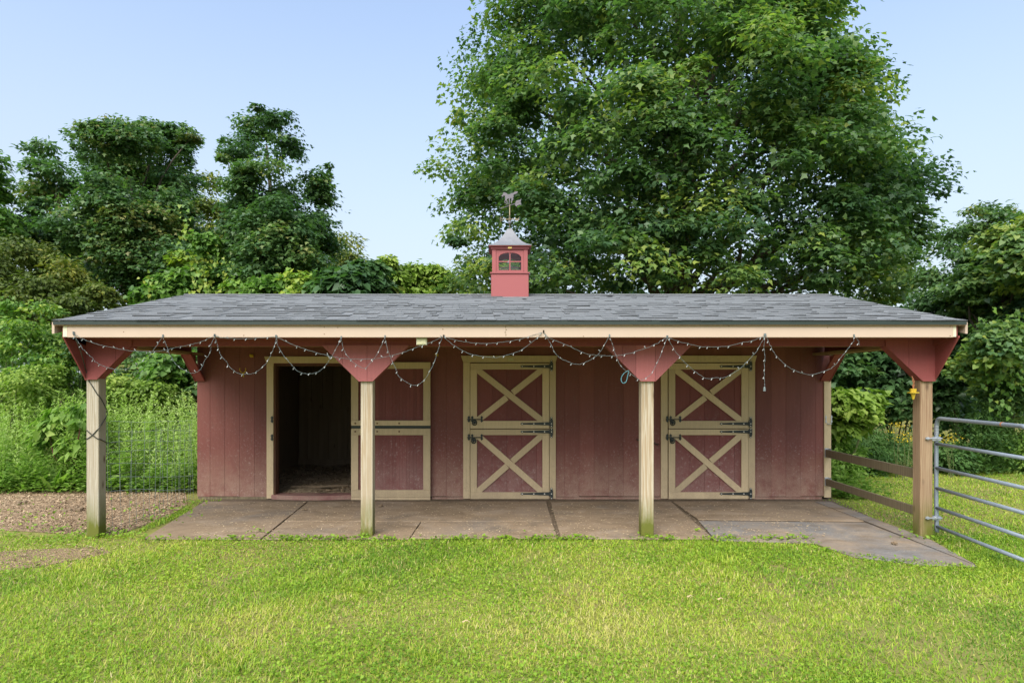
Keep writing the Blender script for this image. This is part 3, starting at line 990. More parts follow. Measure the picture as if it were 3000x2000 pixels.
bp[:, 2] = 0.062 + 0.06 * np.clip((bp[:, 1] - YW) / 2.5, 0, 1) + 0.018 * np.sin(bp[:, 0] * 4 + bp[:, 1] * 2) + 0.015 * np.sin(bp[:, 0] * 9 - bp[:, 1] * 5)
so = leaf_obj('wood_shavings', bp, rng.normal(size=(n, 3)) * np.array([1, 1, .25]), rng.normal(size=(n, 3)) * .3 + np.array([0, 0, 1]), rng.uniform(.015, .05, n), 'chip', M['chip'])
tag(so, 'pale wood shavings scattered over the floor of the open stall', 'bedding', kind='stuff')
st = MB().tube([(-3.45, 10.25, 0.10), (-3.0, 10.22, 0.105), (-2.55, 10.32, 0.115)], [0.018, 0.02, 0.012], 6).build('stick', M['stall_wood'])
tag(st, 'long dark stick lying on the bedding just inside the open doorway', 'stick')

# door leaves
def fleur(mb, cx, cz, y0, h, w, mi=0):
    mb.prism([(cx, cz + h / 2), (cx - w * .28, cz + h * .36), (cx - w / 2, cz + h * .24), (cx - w * .2, cz + h * .12), (cx - w * .3, cz), (cx - w * .2, cz - h * .12), (cx - w / 2, cz - h * .24), (cx - w * .28, cz - h * .36),
              (cx, cz - h / 2), (cx + w * .28, cz - h * .36), (cx + w / 2, cz - h * .24), (cx + w * .2, cz - h * .12), (cx + w * .3, cz), (cx + w * .2, cz + h * .12), (cx + w / 2, cz + h * .24), (cx + w * .28, cz + h * .36)], y0 - 0.004, y0, 'y', mi)
def disc(mb, cx, cz, y0, r, th, mi=0, n=8):
    mb.prism([(cx + r * math.cos(2 * math.pi * k / n), cz + r * math.sin(2 * math.pi * k / n)) for k in range(n)], y0 - th, y0, 'y', mi)

YD = YW - 0.022     # face of the door boards
def hinge(leaf, xr, z, plate_up, plate_dn):
    """strap hinge whose strap points left from the knuckle at xr"""
    mb = MB()
    y0 = YD - 0.0245
    L = 0.43
    mb.prism([(xr, z + 0.026), (xr - L + 0.03, z + 0.012), (xr - L + 0.03, z - 0.012), (xr, z - 0.026)], y0 - 0.005, y0)
    disc(mb, xr - L + 0.018, z, y0, 0.021, 0.0052)
    mb.prism([(xr - L, z + .008), (xr - L - 0.016, z), (xr - L, z - .008)], y0 - 0.004, y0)
    mb.box(xr, xr + 0.022, y0 - 0.012, y0 + 0.0005, z - 0.032, z + 0.032)
    px = xr + 0.036
    yp = y0 - 0.001
    a, b_ = z + plate_up, z - plate_dn
    mb.prism([(px - .016, z + .04), (px - .024, z + .05), (px - .012, a - .03), (px - .02, a - .018), (px, a), (px + .02, a - .018), (px + .012, a - .03), (px + .024, z + .05),
              (px + .024, z - .05), (px + .012, b_ + .03), (px + .02, b_ + .018), (px, b_), (px - .02, b_ + .018), (px - .012, b_ + .03), (px - .024, z - .05), (px - .016, z - .04)], yp - 0.006, yp)
    for q in (0.07, 0.235, L - 0.018):
        disc(mb, xr - q, z, y0 - 0.005, 0.0105, 0.005, 1)
    for zz in (a - 0.016, z, b_ + 0.016):
        disc(mb, px, zz, yp - 0.006, 0.009, 0.005, 1)
    mb.build('hinge', [M['iron'], M['bolt']], leaf)
def latch(leaf, xl, z, ring_dx, ring_dz):
    mb = MB()
    y0 = YD - 0.0245
    for dx in (-0.022, 0.030, 0.175):
        fleur(mb, xl + dx, z + 0.004, y0, 0.105, 0.045)
    mb.tube([(xl - 0.05, y0 - 0.014, z), (xl + 0.19, y0 - 0.014, z)], 0.0075, 6)
    for dx in (-0.022, 0.030, 0.175):
        mb.box(xl + dx - 0.012, xl + dx + 0.012, y0 - 0.026, y0 - 0.004, z - 0.013, z + 0.013)
    c = (xl + ring_dx, z + ring_dz)
    ring = [(c[0] + 0.034 * math.cos(t), y0 - 0.014, c[1] + 0.040 * math.sin(t)) for t in [2 * math.pi * k / 14 for k in range(15)]]
    mb.tube(ring, 0.0085, 5)
    disc(mb, c[0], c[1] + 0.004, y0 - 0.002, 0.024, 0.012)
    mb.tube([(c[0], y0 - 0.004, c[1] + 0.015), (c[0] - 0.01, y0 - 0.03, c[1] - 0.02)], 0.008, 5)
    mb.build('latch', M['iron'], leaf)

def closed_leaf(xa, xb, z0, z1, top, bot, hz, lz, lab):
    lf = box('door_leaf', xa + 0.004, xb - 0.004, YD + 0.014, YD + 0.034, z0 + 0.004, z1 - 0.004, M['red_dark'], stable)
    lf['label'] = lab
    sw = 0.102
    x = xa + sw
    ed = [xa + sw - .01] + [xa + sw + .005 + 0.2277 * k for k in range(1, 5) if xa + sw + .005 + 0.2277 * k < xb - sw - .03] + [xb - sw + .01]
    for a, b_ in zip(ed[:-1], ed[1:]):
        box('plank', a + .0015, b_ - .0015, YD + 0.006, YD + 0.0135, z0 + bot - .01, z1 - top + .01, M['red_door'], lf, 0.002)
    y0, y1 = YD - 0.022, YD - 0.001
    box('stile', xa, xa + sw, y0, y1, z0 + bot + .001, z1 - top - .001, M['tan'], lf, 0.002)
    box('stile', xb - sw, xb, y0, y1, z0 + bot + .001, z1 - top - .001, M['tan'], lf, 0.002)
    box('rail', xa, xb, y0, y1, z1 - top, z1, M['tan'], lf, 0.002)
    box('rail', xa, xb, y0, y1, z0, z0 + bot, M['tan'], lf, 0.002)
    # diagonal braces: one through, the other in two halves
    ia, ib, ja, jb = xa + sw, xb - sw, z0 + bot, z1 - top
    h = 0.046
    def brace(p, q, cut0=0.0, cut1=0.0):
        d = Vector((q[0] - p[0], 0, q[1] - p[1]))
        L = d.length
        d.normalize()
        nn = Vector((-d.z, 0, d.x))
        # ends trimmed square to the frame by clipping the strip to the opening
        strip = []
        for s_, t_ in ((cut0, -h), (L - cut1, -h), (L - cut1, h), (cut0, h)):
            strip.append(Vector((p[0], 0, p[1])) + d * s_ + nn * t_)
        poly = [(v.x, v.z) for v in strip]
        for (ax_, lim, sg) in ((0, ia + .001, 1), (0, ib - .001, -1), (1, ja + .001, 1), (1, jb - .001, -1)):
            out = []
            for i in range(len(poly)):
                A, B = poly[i], poly[(i + 1) % len(poly)]
                da, db = sg * (A[ax_] - lim), sg * (B[ax_] - lim)
                if da >= 0:
                    out.append(A)
                if da * db < 0:
                    t = da / (da - db)
                    out.append((A[0] + (B[0] - A[0]) * t, A[1] + (B[1] - A[1]) * t))
            poly = out
        MB().prism(poly, y0 + .0015, y1, 'y').build('brace_board', M['tan'], lf)
    ext = 0.08
    dd = Vector((ib - ia, 0, jb - ja)).normalized()
    brace((ia - dd.x * ext, jb + dd.z * ext), (ib + dd.x * ext, ja - dd.z * ext))
    Lh = math.hypot(ib - ia, jb - ja) / 2 + ext
    ang = 2 * math.atan2(jb - ja, ib - ia)
    gap = h / math.sin(ang) + abs(h / math.tan(ang)) + 0.001
    brace((ia - dd.x * ext, ja - dd.z * ext), (ib + dd.x * ext, jb + dd.z * ext), 0, Lh + gap * 0.98)
    brace((ia - dd.x * ext, ja - dd.z * ext), (ib + dd.x * ext, jb + dd.z * ext), Lh + gap * 0.98, 0)
    for z, up, dn in hz:
        hinge(lf, xb, z, up, dn)
    latch(lf, xa, lz, 0.06 + random.uniform(-.01, .01), -0.05)
    return lf
for xa, xb, wh in ((-0.500, 0.709, 'middle'), (2.545, 3.766, 'right hand')):
    closed_leaf(xa, xb, 1.094, 2.095, 0.095, 0.117, [(2.046, 0.10, 0.08), (1.167, 0.11, 0.055)], 1.234, 'closed upper half of the %s stall door' % wh)
    closed_leaf(xa, xb, 0.012, 1.082, 0.088, 0.105, [(1.045, 0.055, 0.10), (0.094, 0.095, 0.085)], 0.957, 'closed lower half of the %s stall door' % wh)

# the open door folded back against the wall (inner faces outward)
def open_leaf(xa, xb, z0, z1, top, bot, lab):
    yb = YW - 0.05
    lf = box('door_leaf', xa + .003, xb - .003, yb - 0.012, yb + 0.004, z0 + .003, z1 - .003, M['red_dark'], stable)
    lf['label'] = lab
    sw = 0.109
    x = xa + sw - .005
    while x < xb - sw:
        x1 = min(x + 0.0525, xb - sw + .005)
        box('plank', x + .0005, x1 - .0005, yb - 0.017, yb - 0.0125, z0 + bot - .005, z1 - top + .005, M['red_door'], lf, 0.001)
        x = x1
    y0, y1 = yb - 0.05, yb - 0.0275
    box('stile', xa, xa + sw, y0, y1, z0 + bot + .001, z1 - top - .001, M['tan'], lf, 0.003)
    box('stile', xb - sw, xb, y0, y1, z0 + bot + .001, z1 - top - .001, M['tan'], lf, 0.003)
    box('rail', xa, xb, y0, y1, z1 - top, z1, M['tan'], lf, 0.003)
    box('rail', xa, xb, y0, y1, z0, z0 + bot, M['tan'], lf, 0.003)
    mb = MB()
    for q in (0.065, 0.40, 0.735):
        zz = z0 + bot * 0.45 if z0 > 0.5 else z1 - top * 0.45
        disc(mb, xa + q, zz, y0, 0.014, 0.006)
    mb.build('bolt_heads', M['rust'], lf)
    return lf
open_leaf(-2.318, -1.107, 1.142, 2.109, 0.100, 0.078, 'opened upper half door folded back on the wall')
lo_ = open_leaf(-2.318, -1.107, 0.055, 1.097, 0.100, 0.105, 'opened lower half door folded back on the wall')
box('rail', -2.318, -1.107, YW - 0.098, YW - 0.076, 0.006, 0.052, M['tan'], lo_, 0.003)
box('seal_strip', -2.314, -1.111, YW - 0.088, YW - 0.03, 1.101, 1.138, M['drip'], lo_)

# strike plates on the open doorway's trim
for z in (1.232, 0.955):
    mb = MB()
    fleur(mb, -3.548, z, YW - 0.0305, 0.11, 0.05)
    mb.box(-3.557, -3.539, YW - 0.052, YW - 0.0345, z - 0.018, z + 0.018)
    mb.build('strike_plate', M['iron'], f0)

# hardware on the corner board and wall
for z in (1.235,):
    mb = MB()
    for q in (-0.03, 0.055):
        fleur(mb, 5.0 + q, z, YW - 0.0235, 0.13, 0.03)
    mb.tube([(4.985, YW - 0.03, z - 0.07), (5.05, YW - 0.04, z - 0.075)], 0.007, 5)
    mb.build('gate_catch', M['galv'], stable)
hk = MB().tube([(2.06, YW - 0.003, 0.925), (2.07, YW - 0.05, 0.92), (2.11, YW - 0.055, 0.905), (2.12, YW - 0.05, 0.925)], 0.008, 5).build('hook', M['iron'], stable)
hk = MB().tube([(2.33, YW - 0.003, 0.87), (2.335, YW - 0.05, 0.865), (2.37, YW - 0.055, 0.842), (2.385, YW - 0.05, 0.865)], 0.008, 5).build('hook', M['iron'], stable)

# small box lamp under the fascia
lb = MB().box(-0.947, -0.835, 6.88, 6.96, 2.205, 2.281, 0).box(-0.938, -0.844, 6.872, 6.879, 2.212, 2.274, 1).build('eave_light_box', [M['white_box'], M['sign_plate']], None, loc=(-0.89, 6.9, 2.24))
tag(lb, 'small pale box fixed under the fascia above the open half doors', 'light box')

# yellow insulators on the wall and post
def insulator(x, z, lab):
    mb = MB()
    y = YW
    mb.box(x - .025, x + .025, y - .02, y - .003, z - .02, z + .02)
    mb.ball((x - .012, y - .035, z + .012), .017, 6)
    mb.ball((x + .015, y - .035, z + .008), .015, 6)
    mb.tube([(x, y - .015, z), (x, y - .05, z - .01)], .010, 6)
    o = mb.build('insulator', M['yellow'], None, loc=(x, y, z))
    tag(o, lab, 'insulator', 'yellow fence insulators screwed to the stable')
insulator(-3.87, 2.21, 'yellow plastic insulator left of the open doorway header')
insulator(-1.02, 2.225, 'yellow plastic insulator right of the opened upper half door')
mb = MB()
hx, hz_ = -3.995, 1.965
mb.tube(spline([(hx - .042, YW - .04, hz_ + .055), (hx - .045, YW - .04, hz_ + .02), (hx - .02, YW - .03, hz_ - .012), (hx, YW - .02, hz_ - .02), (hx + .02, YW - .03, hz_ - .012), (hx + .045, YW - .04, hz_ + .02), (hx + .042, YW - .04, hz_ + .055)], 4), .007, 5)
mb.tube([(hx, YW - .02, hz_ - .02), (hx, YW - .006, hz_ - .08)], .009, 5)
o = mb.build('forked_hook', M['yellow'], None, loc=(hx, YW, hz_))
tag(o, 'yellow forked hook on the red wall left of the open doorway', 'hook')
mb = MB()
ix, iy, iz = 4.715, 7.22, 1.675
mb.tube([(ix + .01, iy + .03, 1.86), (ix - .006, iy, 1.81), (ix + .012, iy + .004, 1.77), (ix, iy, 1.72)], .006, 5, 1)
mb.tube([(ix + .004, iy + .03, 1.865), (ix + .016, iy + .002, 1.80), (ix - .006, iy + .004, 1.76), (ix + .003, iy, 1.72)], .005, 5, 1)
mb.tube([(ix, iy, 1.722), (ix, iy, 1.68)], [.036, .031], 8)
mb.tube([(ix, iy, 1.682), (ix, iy, 1.672)], [.062, .062], 8)
mb.tube([(ix, iy, 1.671), (ix, iy, 1.60)], [.028, .010], 8)
o = mb.build('hanging_insulator', [M['yellow'], M['rope']], None, loc=(ix, iy, iz))
tag(o, 'yellow plastic insulator hanging on twine from the brown gate post', 'insulator')
mb = MB().tube(spline([(1.44, 7.2, 1.93), (1.39, 7.2, 1.90), (1.355, 7.2, 1.84), (1.37, 7.2, 1.79), (1.41, 7.2, 1.80), (1.43, 7.2, 1.87), (1.445, 7.2, 1.93)], 5), .005, 5)
o = mb.build('cord_loop', M['cord'], None, loc=(1.4, 7.2, 1.86))
tag(o, 'loop of teal cord hanging left of the second middle bracket', 'cord')

# ------------------------------------------------------------------ cupola and weathervane
CX, CY = 0.104, 9.60
cup = thing('cupola', 'red square cupola with arched windows and flared grey metal roof', 'cupola', (CX, CY, 3.1))
def sq(mb, h, z0, z1):
    return mb.box(CX - h, CX + h, CY - h, CY + h, z0, z1)
hb = 0.278
mb = MB()
mb.prism([(CY - hb, roof_z(CY - hb) - 0.02), (CY, RIDGE[1] - 0.02), (CY + hb, roof_z(CY + hb) - 0.02), (CY + hb, 3.408), (CY - hb, 3.408)], CX - hb, CX + hb, 'x')
mb.build('cupola_base', M['red_cup'], cup, 0.004)
sq(MB(), 0.294, 3.410, 3.434).build('ledge', M['red_cup'], cup, 0.003)
hw = 0.264
# four walls of the lantern, each a frame with an arched opening; corner posts
for sx_, sy_ in ((-1, -1), (1, -1), (1, 1), (-1, 1)):
    box('corner_post', CX + sx_ * hw - 0.029 * (sx_ > 0) * 2 + 0.0, CX + sx_ * hw + 0.029 * (sx_ < 0) * 2, CY + sy_ * hw - 0.058 * (sy_ > 0), CY + sy_ * hw + 0.058 * (sy_ < 0), 3.436, 3.776, M['red_cup'], cup, 0.002)
def arch_frame(face):
    """window of one side: arched sash, muntins, glass"""
    def P(a, d, z):      # a across, d depth outward from the centre
        return {0: (CX + a, CY - d, z), 1: (CX + d, CY + a, z), 2: (CX - a, CY + d, z), 3: (CX - d, CY - a, z)}[face]
    ow, zb, zs, zt = 0.168, 3.468, 3.665, 3.728     # opening half width, sill, spring line, crown
    W, z0, z1 = hw - 0.060, 3.437, 3.775
    d0, d1 = 0.236, 0.254
    mb = MB()
    def quadbox(a0, a1, q0, q1, da=d0, db=d1):
        vs = [P(a, d, z) for z in (q0, q1) for d in (da, db) for a in (a0, a1)]
        mb.add(vs, [(0, 1, 3, 2), (4, 6, 7, 5), (0, 4, 5, 1), (2, 3, 7, 6), (0, 2, 6, 4), (1, 5, 7, 3)])
    quadbox(-W, -ow, z0, z1)
    quadbox(ow, W, z0, z1)
    quadbox(-ow, ow, z0, zb)
    k = 10
    for i in range(k):
        a0, a1 = -ow + 2 * ow * i / k, -ow + 2 * ow * (i + 1) / k
        h0, h1 = zs + (zt - zs) * math.sqrt(max(0, 1 - (a0 / ow) ** 2)), zs + (zt - zs) * math.sqrt(max(0, 1 - (a1 / ow) ** 2))
        vs = [P(a0, d0, h0), P(a1, d0, h1), P(a1, d0, z1), P(a0, d0, z1), P(a0, d1, h0), P(a1, d1, h1), P(a1, d1, z1), P(a0, d1, z1)]
        mb.add(vs, [(0, 1, 2, 3), (4, 7, 6, 5), (0, 4, 5, 1), (3, 2, 6, 7), (0, 3, 7, 4), (1, 5, 6, 2)])
    w_ = mb.build('window', M['red_cup'], cup)
    mb = MB()
    quadbox(-0.009, 0.009, zb, zt - 0.002, d0 + .004, d1 - .004)
    mb.build('muntin', M['red_cup'], w_)
    for a0, a1 in ((-ow, -0.009), (0.009, ow)):
        mb = MB()
        quadbox(a0, a1, 3.588, 3.604, d0 + .004, d1 - .004)
        mb.build('muntin', M['red_cup'], w_)
    mb = MB()
    mb.add([P(-ow - .01, d0 + .002, zb - .01), P(ow + .01, d0 + .002, zb - .01), P(ow + .01, d0 + .002, zs + .01), P(ow * .6, d0 + .002, zt + .004), P(-ow * .6, d0 + .002, zt + .004), P(-ow - .01, d0 + .002, zs + .01)], [(0, 1, 2, 3, 4, 5)])
    mb.build('pane', M['glass'], w_)
for f_ in range(4):
    arch_frame(f_)
sq(MB(), 0.284, 3.778, 3.812).build('frieze', M['red_cup'], cup, 0.003)
sq(MB(), 0.315, 3.813, 3.822).build('eave_board', M['red_dark'], cup)
box('name_plate', CX - 0.028, CX + 0.028, CY - 0.290, CY - 0.2845, 3.783, 3.806, M['gold'], cup)
mb = MB()
prof = [(0.323, 3.823), (0.323, 3.834), (0.245, 3.868), (0.18, 3.918), (0.125, 3.985), (0.078, 4.060), (0.034, 4.142)]
vs = []
for h, z in prof:
    vs += [(CX - h, CY - h, z), (CX + h, CY - h, z), (CX + h, CY + h, z), (CX - h, CY + h, z)]
fs = [(3, 2, 1, 0)]
for i in range(len(prof) - 1):
    for k in range(4):
        fs.append((i * 4 + k, i * 4 + (k + 1) % 4, i * 4 + 4 + (k + 1) % 4, i * 4 + 4 + k))
fs.append(tuple(len(vs) - 4 + k for k in range(4)))
mb.add(vs, fs).build('cupola_roof', M['lead'], cup, 0.003)

vane = thing('weathervane', 'metal weathervane with a trotting horse and arrow above the cupola', 'weathervane', (CX, CY, 4.14))
def zz_(x, y):
    return ((940.8 - 1155 + 0.22496 * x) / 150.3, 5.033 - 0.0014967 * y)
MB().tube([(CX, CY, 4.13), (CX, CY, 4.52)], 0.0085, 8).build('pole', M['brass'], vane, smooth=True)
MB().ball((CX, CY, 4.243), 0.027, 10).build('ball', M['lead'], vane, smooth=True)
mb = MB()
mb.box(CX - 0.11, CX + 0.10, CY - 0.005, CY + 0.005, 4.285, 4.295)
mb.box(CX - 0.0045, CX + 0.0045, CY - 0.11, CY + 0.11, 4.2855, 4.2945)
mb.tube([(CX, CY, 4.272), (CX, CY, 4.33)], [.016, .011], 8)
mb.build('direction_arms', M['brass'], vane)
def letter(strokes, ox, oy, oz, along_y=False):
    mb = MB()
    for (a, b_) in strokes:
        pa = Vector((a[0], 0, a[1])) * 0.052
        pb = Vector((b_[0], 0, b_[1])) * 0.052
        if along_y:
            pa, pb = Vector((0, pa.x, pa.z)), Vector((0, pb.x, pb.z))
        mb.tube([Vector((ox, oy, oz)) + pa, Vector((ox, oy, oz)) + pb], 0.0052, 4)
    mb.build('letter', M['brass'], vane)
letter([((0, 0), (0, 1)), ((0, 0), (.75, 0)), ((0, .5), (.6, .5)), ((0, 1), (.75, 1))], CX - 0.145, CY, 4.266)
letter([((-.1, 1), (.2, 0)), ((.2, 0), (.45, .75)), ((.45, .75), (.7, 0)), ((.7, 0), (1.0, 1))], CX + 0.09, CY, 4.264)
letter([((0, 0), (0, 1)), ((0, 1), (.7, 0)), ((.7, 0), (.7, 1))], CX, CY + 0.11, 4.264, True)
letter([((0, .1), (.5, 0)), ((.5, 0), (.6, .3)), ((.6, .3), (.1, .65)), ((.1, .65), (.2, 1)), ((.2, 1), (.7, .9))], CX, CY - 0.145, 4.264, True)
def zp(pts, y0, y1, name, m):
    return MB().prism([zz_(*p) for p in pts], y0, y1, 'y').build(name, m, vane, 0.004)
a0, a1 = zz_(925, 388), zz_(1135, 318)
MB().tube([(a0[0], CY, a0[1]), (a1[0], CY, a1[1])], 0.0065, 6).build('arrow_shaft', M['pewter'], vane)
zp([(918, 391), (942, 374), (938, 384), (946, 391)], CY - .006, CY + .006, 'arrow_head', M['pewter'])
zp([(1072, 345), (1086, 308), (1104, 300), (1108, 306), (1118, 296), (1124, 301), (1144, 284), (1134, 318), (1142, 352), (1116, 350), (1110, 358), (1100, 358), (1090, 373)], CY - .005, CY + .005, 'arrow_feathers', M['pewter'])
zp([(940, 268), (938, 260), (952, 240), (957, 226), (964, 220), (970, 226), (985, 229), (998, 240), (1010, 247), (1028, 240), (1046, 230), (1058, 232), (1068, 220), (1085, 214), (1107, 217), (1104, 228), (1088, 242), (1072, 246),
    (1062, 250), (1064, 268), (1056, 282), (1062, 296), (1048, 312), (1043, 336), (1034, 340), (1036, 308), (1040, 296), (1030, 284), (1026, 300), (1024, 322), (1018, 348), (1008, 350), (1014, 322), (1012, 300), (1012, 288),
    (1000, 292), (994, 302), (1002, 320), (998, 352), (988, 352), (990, 324), (984, 306), (976, 318), (984, 334), (976, 340), (966, 320), (976, 296), (974, 278), (972, 262), (962, 258), (950, 272)], CY - .016, CY + .016, 'horse', M['pewter'])

# ------------------------------------------------------------------ string lights
YS = 6.815
def Z1(p): return at(78.4 + .3 * p[0], 627.2 + .3 * p[1], YS)
def Z2(p): return at(705.6 + .3 * p[0], 705.6 + .3 * p[1], YS)
def Z3(p): return at(1254.4 + .3 * p[0], 705.6 + .3 * p[1], YS)
strands = [
    [Z1(p) for p in [(300, 462), (390, 510), (500, 548), (640, 577), (760, 595), (880, 598), (1000, 590), (1100, 565), (1180, 552), (1260, 530), (1320, 508), (1380, 480)]],
    [Z1(p) for p in [(1380, 480), (1450, 495), (1580, 502), (1700, 497), (1850, 487)]],
    [Z1(p) for p in [(1850, 487), (1980, 545), (2100, 590), (2250, 632)]] + [Z2(p) for p in [(160, 372), (300, 392), (440, 398), (580, 383), (720, 350), (850, 303), (960, 262), (1040, 222)]],
    [Z1(p) for p in [(305, 465), (340, 530), (385, 590), (440, 640), (480, 685), (560, 720), (640, 735), (760, 715), (860, 650), (940, 555), (985, 485)]],
    [Z1(p) for p in [(985, 485), (1010, 545), (1030, 600), (1080, 690), (1150, 742), (1210, 766), (1275, 735), (1305, 670), (1348, 612), (1352, 560), (1383, 482)]],
    [Z1(p) for p in [(1383, 482), (1400, 540), (1420, 610), (1475, 680), (1500, 720), (1560, 765), (1620, 772), (1690, 762), (1740, 725), (1775, 690), (1815, 620), (1840, 560), (1855, 490)]],
    [Z1(p) for p in [(1855, 490), (1870, 560), (1920, 640), (1980, 710), (2020, 750), (2080, 768), (2150, 762), (2200, 738)]] + [Z2(p) for p in [(170, 405), (220, 320), (260, 235)]],
    [Z2(p) for p in [(260, 235), (280, 320), (340, 410), (430, 465), (480, 430), (540, 350), (595, 228)]],
    [Z2(p) for p in [(595, 228), (625, 350), (680, 470), (700, 525), (760, 570), (810, 595), (870, 580), (920, 520), (970, 430), (1000, 330), (1035, 225)]],
    [Z2(p) for p in [(1045, 225), (1180, 260), (1320, 275), (1460, 270), (1600, 250), (1700, 222), (1800, 190)]],
    [Z2(p) for p in [(1045, 225), (1130, 295), (1250, 358), (1390, 380), (1460, 383), (1580, 350), (1650, 320), (1760, 235), (1800, 190)]],
    [Z2(p) for p in [(1810, 190), (1870, 290), (1900, 350), (1960, 400), (2085, 435), (2200, 380), (2250, 330), (2310, 220)]],
    [Z2(p) for p in [(1810, 190), (1860, 235), (1990, 290), (2120, 350)]] + [Z3(p) for p in [(400, 367), (510, 370), (640, 352), (780, 305), (850, 275), (920, 228)]],
    [Z3(p) for p in [(485, 222), (520, 320), (565, 440), (620, 490), (715, 552), (760, 540), (810, 500), (860, 400), (900, 300), (925, 230)]],
    [Z3(p) for p in [(925, 230), (1000, 350), (1080, 440), (1180, 520), (1230, 545), (1300, 538), (1370, 535), (1480, 470), (1560, 390), (1620, 320), (1675, 215)]],
    [Z3(p) for p in [(930, 230), (1030, 265), (1160, 295), (1240, 303), (1380, 297), (1500, 270), (1580, 255), (1675, 215)]],
    [Z3(p) for p in [(1672, 215), (1668, 300), (1673, 400), (1670, 500), (1671, 605)]],
    [Z3(p) for p in [(1680, 215), (1720, 300), (1775, 385), (1880, 470), (2020, 515), (2150, 480), (2220, 430), (2290, 340), (2352, 260), (2358, 222)]],
    [Z3(p) for p in [(2358, 222), (2385, 250), (2395, 290)]],
]
lights = thing('string_lights', 'string of small white fairy lights looped along the porch fascia', 'string lights', (0.1, YS, 2.28))
bulb_me = None
nb = 0
for s in strands:
    pts = spline(s, 7)
    pts = [p + Vector((random.uniform(-.003, .003), random.uniform(-.012, .008), random.uniform(-.003, .003))) for p in pts]
    MB().tube(pts, 0.0022, 4).build('wire', M['cable'], lights)
    d = random.uniform(0.03, 0.08)
    for a, b_ in zip(pts[:-1], pts[1:]):
        d -= (b_ - a).length
        if d <= 0:
            d = random.uniform(0.085, 0.125)
            if bulb_me is None:
                t_ = MB().tube([(0, 0, 0), (0, 0, 0.012)], 0.0040, 5, 0).tube([(0, 0, .012), (0, 0, .024), (0, 0, .028)], [.0040, .0040, .002], 5, 1)
                bo = t_.build('bulb', [M['cable'], M['bulb']], None)
                bulb_me = bo.data
            else:
                bo = bpy.data.objects.new('bulb', bulb_me)
                COL.objects.link(bo)
            bo.parent = lights
            bo.location = a - Vector(lights.location)
            dn = random.uniform(0.5, 2.9)
            dv = Vector((math.cos(dn + 1.57) * 0.8, random.uniform(-.5, .1), -1 if random.random() < .8 else .8))
            bo.rotation_euler = dv.to_track_quat('Z', 'Y').to_euler()
            nb += 1
for s in strands:
    p = Vector(s[0])
    MB().box(p.x - .006, p.x + .006, YS - 0.004, 6.824, p.z - .006, p.z + .022).build('clip', M['cable'], lights)
e = Vector(strands[16][-1])
MB().tube([e, e - Vector((0, 0, .02)), e - Vector((0, 0, .05))], [.006, .012, .014], 7).build('plug', M['cable'], lights)
# dark cable wrapped round the left post
lc = thing('light_cable', 'dark cable running down and wrapped around the grey left post', 'cable', (-4.735, 7.24, 1.3))
YQ = 7.243
c1 = [Z1((300, 465)), at(185, 805, 6.95), at(196, 845, 7.18), at(204, 873, YQ), at(211, 885, YQ), at(224, 906, YQ)]
XS = -4.658
c1 += [(XS, 7.27, 1.62), (XS, 7.37, 1.50), (XS, 7.40, 1.44), (XS, 7.37, 1.38), (XS, 7.25, 1.27), at(222, 988, YQ), at(211, 1000, YQ), at(198.5, 1008, YQ)]
MB().tube(spline(c1, 5), .0055, 5).build('wire', M['cable_dark'], lc)
c2 = [at(198.5, 987, YQ), at(211, 998, YQ - .008), at(224, 1007, YQ), (XS, 7.27, 1.135), (XS, 7.395, 1.085)]
MB().tube(spline(c2, 5), .0055, 5).build('wire', M['cable_dark'], lc)

# ------------------------------------------------------------------ rubber mats in front of the stalls
def rmat(poly, z0, m, lab):
    pts = [gnd(u, v, 0.02) for u, v in poly]
    c = (sum(p[0] for p in pts) / len(pts), sum(p[1] for p in pts) / len(pts))
    pts = [(c[0] + (p[0] - c[0]) * 0.997, c[1] + (p[1] - c[1]) * 0.997) for p in pts]
    o = MB().prism(pts, z0, z0 + 0.018, 'z').build('rubber_mat', m, None, 0.004, loc=(c[0], c[1], z0))
    tag(o, lab, 'rubber mat', 'rubber mats laid before the stalls')
rmat([(330, 1236), (440, 1168), (470, 1151), (706, 1151), (598, 1237)], 0.004, M['mat_brown'], 'dirty brown rubber mat under the left end of the porch')
rmat([(708, 1151), (1255, 1151), (1268, 1196), (652, 1196)], 0.005, M['mat_brown'], 'brown rubber mat strip along the wall below the opened half doors')
rmat([(651, 1198), (966, 1198), (940, 1236), (601, 1237)], 0.004, M['mat_brown'], 'brown rubber mat left of the pale post beside the doorway')
rmat([(968, 1198), (1268, 1198), (1282, 1235), (942, 1235)], 0.006, M['mat_brown'], 'brown rubber mat in front of the gap between the two middle posts')
rmat([(1264, 1151), (1541, 1151), (1640, 1237), (1288, 1235)], 0.005, M['mat_brown'], 'brown rubber mat around the foot of the second middle post')
rmat([(1545, 1151), (1868, 1151), (1985, 1196), (1603, 1192)], 0.006, M['mat_brown'], 'brown rubber mat along the wall below the right closed door')
rmat([(1604, 1195), (1988, 1199), (2245, 1299), (2120, 1296), (2050, 1287), (1960, 1277), (1870, 1246), (1643, 1239)], 0.004, M['mat_grey'], 'grey rubber mat with a ragged tip reaching towards the gate')
rmat([(1872, 1151), (1906, 1151), (2020, 1195), (2140, 1240), (2243, 1297), (1992, 1197)], 0.005, M['mat_grey'], 'narrow dark grey rubber mat along the wooden rail fence')

